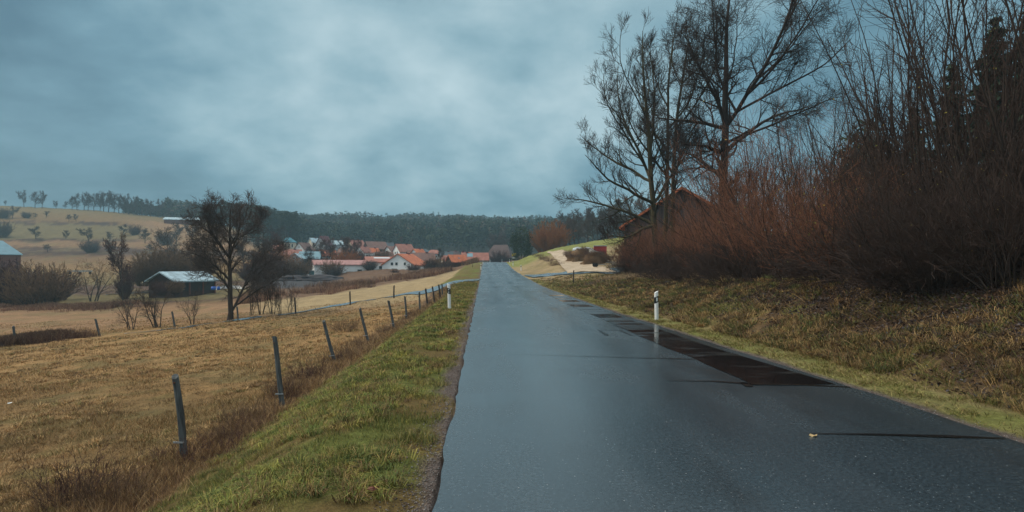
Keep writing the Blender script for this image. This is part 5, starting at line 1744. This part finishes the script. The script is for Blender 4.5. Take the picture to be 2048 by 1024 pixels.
for k, (u_, b_, t_, Y_, mt) in enumerate(((655, 542, 478, 190, 'twig_maroon'), (668, 535, 485, 200, 'twig_maroon'), (700, 535, 476, 195, 'twig_maroon'), (712, 532, 482, 190, 'twig_maroon'), (642, 530, 485, 210, 'twig'),
                                          (612, 552, 500, 165, 'twig'), (882, 528, 498, 175, 'twig'), (545, 540, 470, 180, 'twig_maroon'), (530, 545, 478, 175, 'twig'), (515, 548, 480, 170, 'twig'), (687, 520, 478, 220, 'twig'),
                                          (803, 490, 474, 290, 'twig_maroon'), (984, 515, 470, 262, 'twig_grey'), (1000, 515, 468, 268, 'twig_grey'), (1010, 515, 470, 262, 'twig_grey'), (625, 525, 488, 215, 'twig_maroon'),
                                          (560, 520, 455, 235, 'twig'), (490, 545, 470, 160, 'twig'))):
    px_tree('far%d' % (k % 4), u_, b_, t_, 'bare tree at the village, %s' % ['dark red, left of the hall roof', 'dark red, second behind the hall', 'dark red, in the village centre', 'dark red, right of the village centre',
            'in front of the maroon roof', 'thin, beside the white car', 'green-grey, left of the orange barn', 'left of the teal roof', 'far left, right of the big tree', 'nearest the big tree on its right', 'before the pale grey roof',
            'red, against the forest above the steep roof', 'pale slender, left behind the crest barn', 'pale slender, middle behind the crest barn', 'pale slender, right behind the crest barn', 'below the small grey roofed house',
            'before the pine grove', 'low right of the big meadow tree'][k], mats=('bark_far', mt), Y=Y_, group='bare trees around the village')

# red-brown scrub belt between meadow and village: uncountable
def build_scrub():
    rg = np.random.default_rng(12)
    n = 9000
    u = rg.uniform(480, 955, n)
    belt = np.interp(u, [470, 600, 700, 800, 880, 950], [74, 84, 92, 104, 118, 132])
    Y = belt + rg.uniform(0, 1, n) ** 1.3 * 26
    X = (u - HX) / F * Y
    # brush by the stream and path edge on the left
    m = 5000
    u2 = rg.uniform(-60, 190, m); Y2 = 45 + rg.normal(size=m) * 1.2 - (u2 - 100) * .01
    Y2 = np.where(u2 < 190, 40 + (u2 / 190) * 4 + rg.normal(size=m) * .8, Y2)
    u3 = rg.uniform(-60, 300, 3500); Y3 = 84 + rg.normal(size=3500) * 2.6
    X = np.r_[X, (u2 - HX) / F * Y2, (u3 - HX) / F * Y3]; Y = np.r_[Y, Y2, Y3]
    Z = zfun(X, Y)
    N = len(X)
    k = 4
    X, Y, Z = np.repeat(X, k), np.repeat(Y, k), np.repeat(Z, k)
    keep = fbm(X * .22, Y * .22, 3) > .0
    X, Y, Z = X[keep], Y[keep], Z[keep]
    n = len(X)
    h = rg.uniform(.3, 1.0, n) * np.where(Y > 100, 1.3, .8)
    P0 = np.stack([X + rg.normal(size=n) * .2, Y + rg.normal(size=n) * .2, Z - .05], -1)
    d = np.stack([rg.normal(size=n) * .3, rg.normal(size=n) * .3, np.ones(n)], -1) * h[:, None]
    P = np.stack([P0, P0 + d * .6, P0 + d + np.stack([rg.normal(size=n) * .1, rg.normal(size=n) * .1, np.zeros(n)], -1)], 1)
    R = np.stack([np.full(n, .022), np.full(n, .02), np.full(n, .008)], 1) * np.clip(Y / 90, .5, 1.4)[:, None]
    V, q = tubes(P, R, 3)
    c = np.array([(.17, .075, .050), (.22, .12, .07), (.10, .045, .035), (.30, .19, .11)])[rg.integers(0, 4, n)] * (1 + 1.1 * fbm(X * .12, Y * .12, 2))[:, None]
    o = obj('scrub', mesh_np('scrub', V, q, None, False, np.repeat(c, 9, 0)), M['blade'])
    tag(o, 'red-brown dry scrub and brush belts across the meadow', 'scrub', kind='stuff')


build_scrub()

# ------------------------------------------------------------------ ditch weeds
for k in range(34):
    Y_ = float(np.exp(rng.uniform(math.log(7.0), math.log(50))))
    fx = np.interp(Y_, [7, 9.4, 12.7, 18.8, 24.5, 33, 48], [-5.45, -5.3, -5.1, -5.75, -6.15, -6.2, -5.85])
    x_ = fx + rng.normal() * .28
    place_shrub('weed%d' % (k % 2), 'dry_weed', (x_, Y_, zg(x_, Y_)), 'dry dark brown weed clump along the ditch fence', ('twig_tan' if k % 2 else 'bark', 'twig_maroon' if k % 3 == 0 else 'twig_tan'),
                float(rng.uniform(.45, 1.0)), group='dry weed clumps along the ditch fence', cat='weed')

# ------------------------------------------------------------------ grass blades
def blades(name, X, Y, h, w, cols, label, lean=.5, bias=(0, 0), cat='grass', two=False, seed=1):
    rg = np.random.default_rng(seed)
    n = len(X)
    Z = zfun(X, Y) - .01
    az = rg.uniform(0, 2 * math.pi, n)
    px_, py2 = np.cos(az), np.sin(az)
    la = rg.uniform(0, 2 * math.pi, n)
    lm = lean * rg.random(n) * h
    tip = np.stack([X + np.cos(la) * lm + bias[0] * h, Y + np.sin(la) * lm + bias[1] * h, Z + h * (1 - .3 * rg.random(n))], -1)
    b = np.stack([X, Y, Z], -1)
    side = np.stack([px_, py2, np.zeros(n)], -1) * (w / 2)[:, None]
    if two:
        mid = b * .45 + tip * .55; mid[:, 2] += h * .12
        V = np.stack([b - side, b + side, mid + side * .7, mid - side * .7, tip], 1)
        base = np.arange(n)[:, None] * 5
        q = base + np.array([[0, 1, 2, 3]]); tr = base + np.array([[3, 2, 4]])
        me = mesh_np(name, V, q, tr, False, np.repeat(cols, 5, 0))
    else:
        V = np.stack([b - side, b + side, tip], 1)
        me = mesh_np(name, V, None, np.arange(3 * n).reshape(n, 3), False, np.repeat(cols, 3, 0))
    o = obj(name, me, M['blade'])
    return tag(o, label, cat, kind='stuff')


def pick(pal, n, rg, var=.25):
    pal = np.asarray(pal)
    return pal[rg.integers(0, len(pal), n)] * rg.uniform(1 - var, 1 + var, (n, 1))


rg = np.random.default_rng(99)
# verge left
n = 300000
Y = np.exp(rg.uniform(math.log(3.6), math.log(58), n)); X = xl(Y) - .10 - 3.75 * rg.random(n)
cn = fbm(X * 2.2, Y * 2.2, 3); cn2 = fbm(X * .8 + 9, Y * .8, 2); cn3 = fbm(X * 7 + 3, Y * 7, 2)
d = xl(Y) - X
ok = (rg.random(n) < np.clip(.42 + cn * 1.8 + cn3 * 2.2, .04, 1) * sstep(.06, .34, d + cn * .5))
X, Y, cn, cn2, d = X[ok], Y[ok], cn[ok], cn2[ok], d[ok]
n = len(X)
h = rg.uniform(.03, .075, n) * (1 + 2.4 * np.clip(cn + cn3[:len(cn)] * 0, -.35, .5)) * np.clip(1 + (Y - 20) / 60, 1, 1.4)
w = np.maximum(.006, .0009 * Y) * rg.uniform(.7, 1.3, n)
greens = pick([(.100, .120, .032), (.160, .165, .040), (.245, .215, .055), (.070, .085, .028), (.17, .20, .07)], n, rg, .4)
yel = pick([(.36, .29, .08), (.30, .20, .09), (.22, .20, .05), (.12, .08, .045), (.42, .34, .15)], n, rg, .4)
isy = rg.random(n) < np.clip(.56 + cn2 * 2.6, .15, .95)
blades('grass', X, Y, h, w, np.where(isy[:, None], yel, greens), 'short wet green and yellow grass of the left verge', lean=.9, seed=2)

def tufts(name, X, Y, per, spread, hh, cols, label, seed, cat='grass', wk=.0007):
    rg = np.random.default_rng(seed)
    n = len(X); N = n * per
    Xc, Yc = np.repeat(X, per), np.repeat(Y, per)
    a = rg.uniform(0, 6.28, N); q = np.sqrt(rg.random(N))
    sc = np.repeat(rg.uniform(.6, 1.3, n), per)
    x, y = Xc + q * spread * sc * np.cos(a), Yc + q * spread * sc * np.sin(a)
    z = zfun(x, y) - .01
    h = hh * sc * rg.uniform(.5, 1.1, N)
    out = np.stack([np.cos(a), np.sin(a), np.zeros(N)], -1) * (h * (.35 + .9 * q))[:, None]
    b = np.stack([x, y, z], -1)
    up = np.stack([np.zeros(N), np.zeros(N), h], -1)
    m1 = b + out * .35 + up * .62; tip = b + out * 1.05 + up * (.95 - .55 * q)[:, None]
    w = np.maximum(.005, wk * np.repeat(Y, per)) * rg.uniform(.7, 1.2, N)
    pa = rg.uniform(0, 6.28, N)
    sd_ = np.stack([np.cos(pa), np.sin(pa), np.zeros(N)], -1) * (w / 2)[:, None]
    V = np.stack([b - sd_, b + sd_, m1 + sd_ * .8, m1 - sd_ * .8, tip], 1)
    base = np.arange(N)[:, None] * 5
    c = np.asarray(cols)[rg.integers(0, len(cols), n)]
    c = np.repeat(c * rg.uniform(.75, 1.25, (n, 1)), per, 0) * rg.uniform(.7, 1.35, (N, 1))
    o = obj(name, mesh_np(name, V, base + np.array([[0, 1, 2, 3]]), base + np.array([[3, 2, 4]]), False, np.repeat(c, 5, 0)), M['blade'])
    return tag(o, label, cat, kind='stuff')


nt_ = 5200
Yt = np.exp(rg.uniform(math.log(3.7), math.log(34), nt_)); Xt = xl(Yt) - .3 - 3.5 * rg.random(nt_)
kt = fbm(Xt * 1.1 + 2, Yt * 1.1, 2) > -.08
tufts('grass_tufts', Xt[kt], Yt[kt], 26, .05, .12, [(.130, .165, .040), (.205, .215, .050), (.300, .265, .065), (.090, .120, .035), (.29, .20, .075), (.16, .10, .05)], 'brighter grass tufts on the left verge', 41)
nt_ = 5200
Yt = np.exp(rg.uniform(math.log(4.8), math.log(40), nt_)); Xt = xr(Yt) + 1.0 + 3.8 * rg.random(nt_) ** 1.5
kt = fbm(Xt * 1.0 + 12, Yt * 1.0, 2) > -.1
tufts('bank_tufts', Xt[kt], Yt[kt], 26, .07, .20, [(.30, .19, .08), (.22, .13, .055), (.085, .105, .034), (.13, .14, .042), (.34, .23, .10), (.12, .072, .040), (.07, .05, .035)], 'tussocks of gold and green grass on the right bank', 42)
nt_ = 5200
Yt = np.exp(rg.uniform(math.log(6), math.log(50), nt_)); Xt = (rg.uniform(-40, 900, nt_) - HX) / F * Yt
kt = (xl(Yt) - Xt > 4.6) & (fbm(Xt * .6 + 22, Yt * .6, 2) > -.02)
tufts('meadow_tufts', Xt[kt], Yt[kt], 20, .08, .15, [(.40, .25, .11), (.32, .18, .075), (.22, .175, .065), (.16, .10, .05), (.46, .30, .14)], 'tussocks of dry grass on the left meadow', 43)
# dry ditch straw
n = 50000
Y = np.exp(rg.uniform(math.log(5), math.log(56), n))
X = xl(Y) - np.interp(Y, [5, 12, 50], [4.3, 4.25, 3.3]) + rg.normal(size=n) * .32
h = rg.uniform(.08, .34, n) * np.clip(.8 + fbm(X, Y) * 1.8, .3, 1.5)
w = np.maximum(.005, .0006 * Y)
blades('dry_grass', X, Y, h, w, pick([(.38, .24, .11), (.28, .16, .075), (.17, .095, .05), (.44, .30, .15), (.10, .06, .04)], n, rg), 'brown dead straw along the ditch fence', lean=1.1, cat='dry grass', two=True, seed=3)
# meadow left
n = 260000
Y = np.exp(rg.uniform(math.log(5.5), math.log(60), n)); u = rg.uniform(-60, 1000, n); X = (u - HX) / F * Y
ok = (xl(Y) - X > 4.0)
dp = np.min(np.linalg.norm(np.stack([X, Y], -1)[:, None, :] - PATH_C[None, ::6, :], axis=-1), axis=1) if False else np.full(n, 9.)
# keep off the side path
yp = np.interp(X, PATH_C[::-1, 0], PATH_C[::-1, 1]) if PATH_C[0, 0] > PATH_C[-1, 0] else np.interp(X, PATH_C[:, 0], PATH_C[:, 1])
ok &= (np.abs(Y - yp) > 1.9)
X, Y = X[ok], Y[ok]; n = len(X)
f1 = fbm(X * .5, Y * .5, 3); f2 = fbm(X * 3, Y * 3, 2)
h = rg.uniform(.04, .13, n) * (1 + 2.4 * np.clip(f1 + f2 * .8, -.33, .6)); w = np.maximum(.006, .0008 * Y)
cols = pick([(.44, .27, .12), (.33, .18, .075), (.21, .115, .05), (.52, .34, .16), (.20, .16, .06), (.12, .075, .035)], n, rg) * (1 + .8 * f1)[:, None] * np.interp(Y + f1 * 10, [6, 10, 24], [.5, .68, 1.0])[:, None]
blades('meadow_grass', X, Y, h, w, cols, 'matted tan winter grass of the left meadow', lean=1.2, cat='grass', seed=4)
# right bank
n = 420000
Y = np.exp(rg.uniform(math.log(4.5), math.log(60), n)); X = xr(Y) + .12 + rg.random(n) ** 1.0 * np.interp(Y, [0, 20, 60], [6.0, 7, 14])
e = X - xr(Y)
f1 = fbm(X * .9, Y * .9, 3); f2 = fbm(X * 3.1, Y * 3.1, 2)
ed = np.interp(Y, [0, 9, 16, 30, 45, 60], [3.6, 3.6, 3.8, 4.6, 6.0, 12])
pr_ = np.clip(.5 + f1 * 1.8 + f2 * 2.2, .03, 1) * np.where(e > ed, .10, 1) * np.interp(e / ed, [0, .35, 1], [1, .5, .14]) * sstep(.1, .3, e)
ok = rg.random(n) < pr_
X, Y, e, f1, f2 = X[ok], Y[ok], e[ok], f1[ok], f2[ok]; n = len(X)
near = e < 1.15
h = np.where(near, rg.uniform(.04, .10, n), rg.uniform(.05, .17, n) * (1 + 2.0 * np.clip(f2 + f1 * .5, -.4, .5)))
w = np.maximum(.006, .0008 * Y)
g1 = pick([(.13, .14, .035), (.19, .18, .05), (.30, .24, .09), (.22, .15, .07)], n, rg, .4)
g2 = pick([(.31, .20, .085), (.24, .14, .06), (.13, .075, .04), (.36, .25, .12), (.07, .045, .03)], n, rg, .4)
g3 = pick([(.09, .13, .03), (.13, .15, .04), (.16, .16, .05)], n, rg)
isg = (rg.random(n) < np.clip(.30 + f1 * 2.0, .03, .8))[:, None]
blades('bank_grass', X, Y, h, w, np.where(near[:, None], g1, np.where(isg, g3, g2)), 'tangled dry and green grass on the right bank', lean=2.8, bias=(-.5, -.1), two=True, seed=5)
# pale tall reed grass at the foot of the thicket
n = 6000
u = rg.uniform(1190, 1470, n); Y = np.interp(u, [1190, 1290, 1470], [46, 37, 22]) + rg.normal(size=n) * 1.6
X = (u - HX) / F * Y
h = rg.uniform(.2, .65, n) * np.interp(u, [1190, 1300, 1380, 1470], [.4, .9, 1.0, .4])
blades('reed_grass', X, Y, h, np.full(n, .012), pick([(.42, .30, .17), (.34, .22, .12), (.5, .36, .2)], n, rg), 'pale tall dead grass at the foot of the thicket', lean=.6, cat='dry grass', two=True, seed=6)
# leaf litter on the bank, dark and dense to deepen the overhang shade
n = 170000
Y = np.exp(rg.uniform(math.log(5.0), math.log(34), n)); X = xr(Y) + 1.0 + rg.random(n) * 7
f1 = fbm(X * 1.1 + 30, Y * 1.1, 3)
ok = rg.random(n) < np.clip((X - xr(Y) - .8) * .28 + f1, .02, 1)
X, Y = X[ok], Y[ok]; n = len(X)
P = np.stack([X, Y, zfun(X, Y) + rg.uniform(.01, .07, n)], -1)
V, q, c = leaf_soup(P, .026, rg, [(.045, .028, .022), (.075, .045, .032), (.028, .018, .018), (.12, .075, .045), (.08, .072, .076)], flat=.35, elong=1.1)
tag(obj('leaf_litter', mesh_np('leaf_litter', V, q, None, False, c), M['leaf']), 'fallen leaves, darkened for thicket shade, scattered over the right bank', 'leaf litter', kind='stuff')
# grit stones by the asphalt edge
n = 9000
Y = np.exp(rg.uniform(math.log(3.6), math.log(30), n))
side = rg.random(n) < .75
X = np.where(side, xl(Y) - .02 - np.abs(rg.normal(size=n)) * .15, xr(Y) + .02 + np.abs(rg.normal(size=n)) * .10)
P = np.stack([X, Y, zfun(X, Y) + .004], -1)
s_ = rg.uniform(.003, .010, n)[:, None] * np.clip(Y / 10, 1, 2)[:, None]
octa = np.array([[1, 0, 0], [0, 1, 0], [-1, 0, 0], [0, -1, 0], [0, 0, .7], [0, 0, -.5]])
V = P[:, None] + octa[None] * s_[:, None] * rg.uniform(.6, 1.3, (n, 6, 1))
ft = np.array([[0, 1, 4], [1, 2, 4], [2, 3, 4], [3, 0, 4], [1, 0, 5], [2, 1, 5], [3, 2, 5], [0, 3, 5]])
tr = (np.arange(n)[:, None, None] * 6 + ft[None]).reshape(-1, 3)
c = pick([(.16, .14, .13), (.10, .08, .07), (.24, .22, .21), (.12, .085, .075)], n, rg)
tag(obj('grit', mesh_np('grit', V, None, tr, False, np.repeat(c, 6, 0)), M['leaf']), 'loose grit along the asphalt edges', 'grit', kind='stuff')
# single things: pale leaf on the road, pale scrap in the meadow, red-brown leaves on the verge
def single_leaf(px, py, size, col, label, z=.012, flat=True, name='fallen_leaf', cat='leaf'):
    if flat: x, y = gpix(px, py); zz = zroad(np.array([y]))[0] + z
    else: x, y, zz = ray(px, py); zz += z + .05
    n = 9
    mb = MB()
    top = [(size * math.cos(2 * math.pi * i / n) * (1.25 if i % 2 else .8), size * .55 * math.sin(2 * math.pi * i / n) * (1.1 if i % 3 else .8), .012 * math.sin(i * 1.9)) for i in range(n)]
    mb.add(top + [(a, b, c - .003) for a, b, c in top], [tuple(range(n)), tuple(range(2 * n - 1, n - 1, -1))] + [(i, i + n, (i + 1) % n + n, (i + 1) % n) for i in range(n)])
    o = mb.build(name, simple('leaf_' + name + str(px), col, .6, .2, 20), None)
    o.location = (x, y, zz); o.rotation_euler = (.1, .05, px)
    tag(o, label, cat)


single_leaf(1627, 873, .035, (.5, .36, .18), 'pale fallen leaf beside the near end of the thick tar streak')
single_leaf(745, 992, .045, (.16, .045, .035), 'red-brown fallen leaf low on the left verge', z=0, flat=False)
single_leaf(20, 812, .06, (.75, .75, .72), 'white paper scrap lying in the near left meadow', z=.03, flat=False, name='paper_scrap', cat='scrap')

# ------------------------------------------------------------------ haze
hz = MB().box(-900, 900, -60, 760, -60, 100)
hm = bpy.data.materials.new('haze'); hm.use_nodes = True
t = NT(hm.node_tree)
pv = t.n('ShaderNodeVolumePrincipled', {'Color': (.50, .78, .94, 1), 'Density': 0.00048, 'Anisotropy': 0.0})
ou = t.n('ShaderNodeOutputMaterial')
t.link(pv.outputs[0], ou.inputs['Volume'])
tag(hz.build('haze', hm), 'thin cold valley haze', 'haze', kind='stuff')
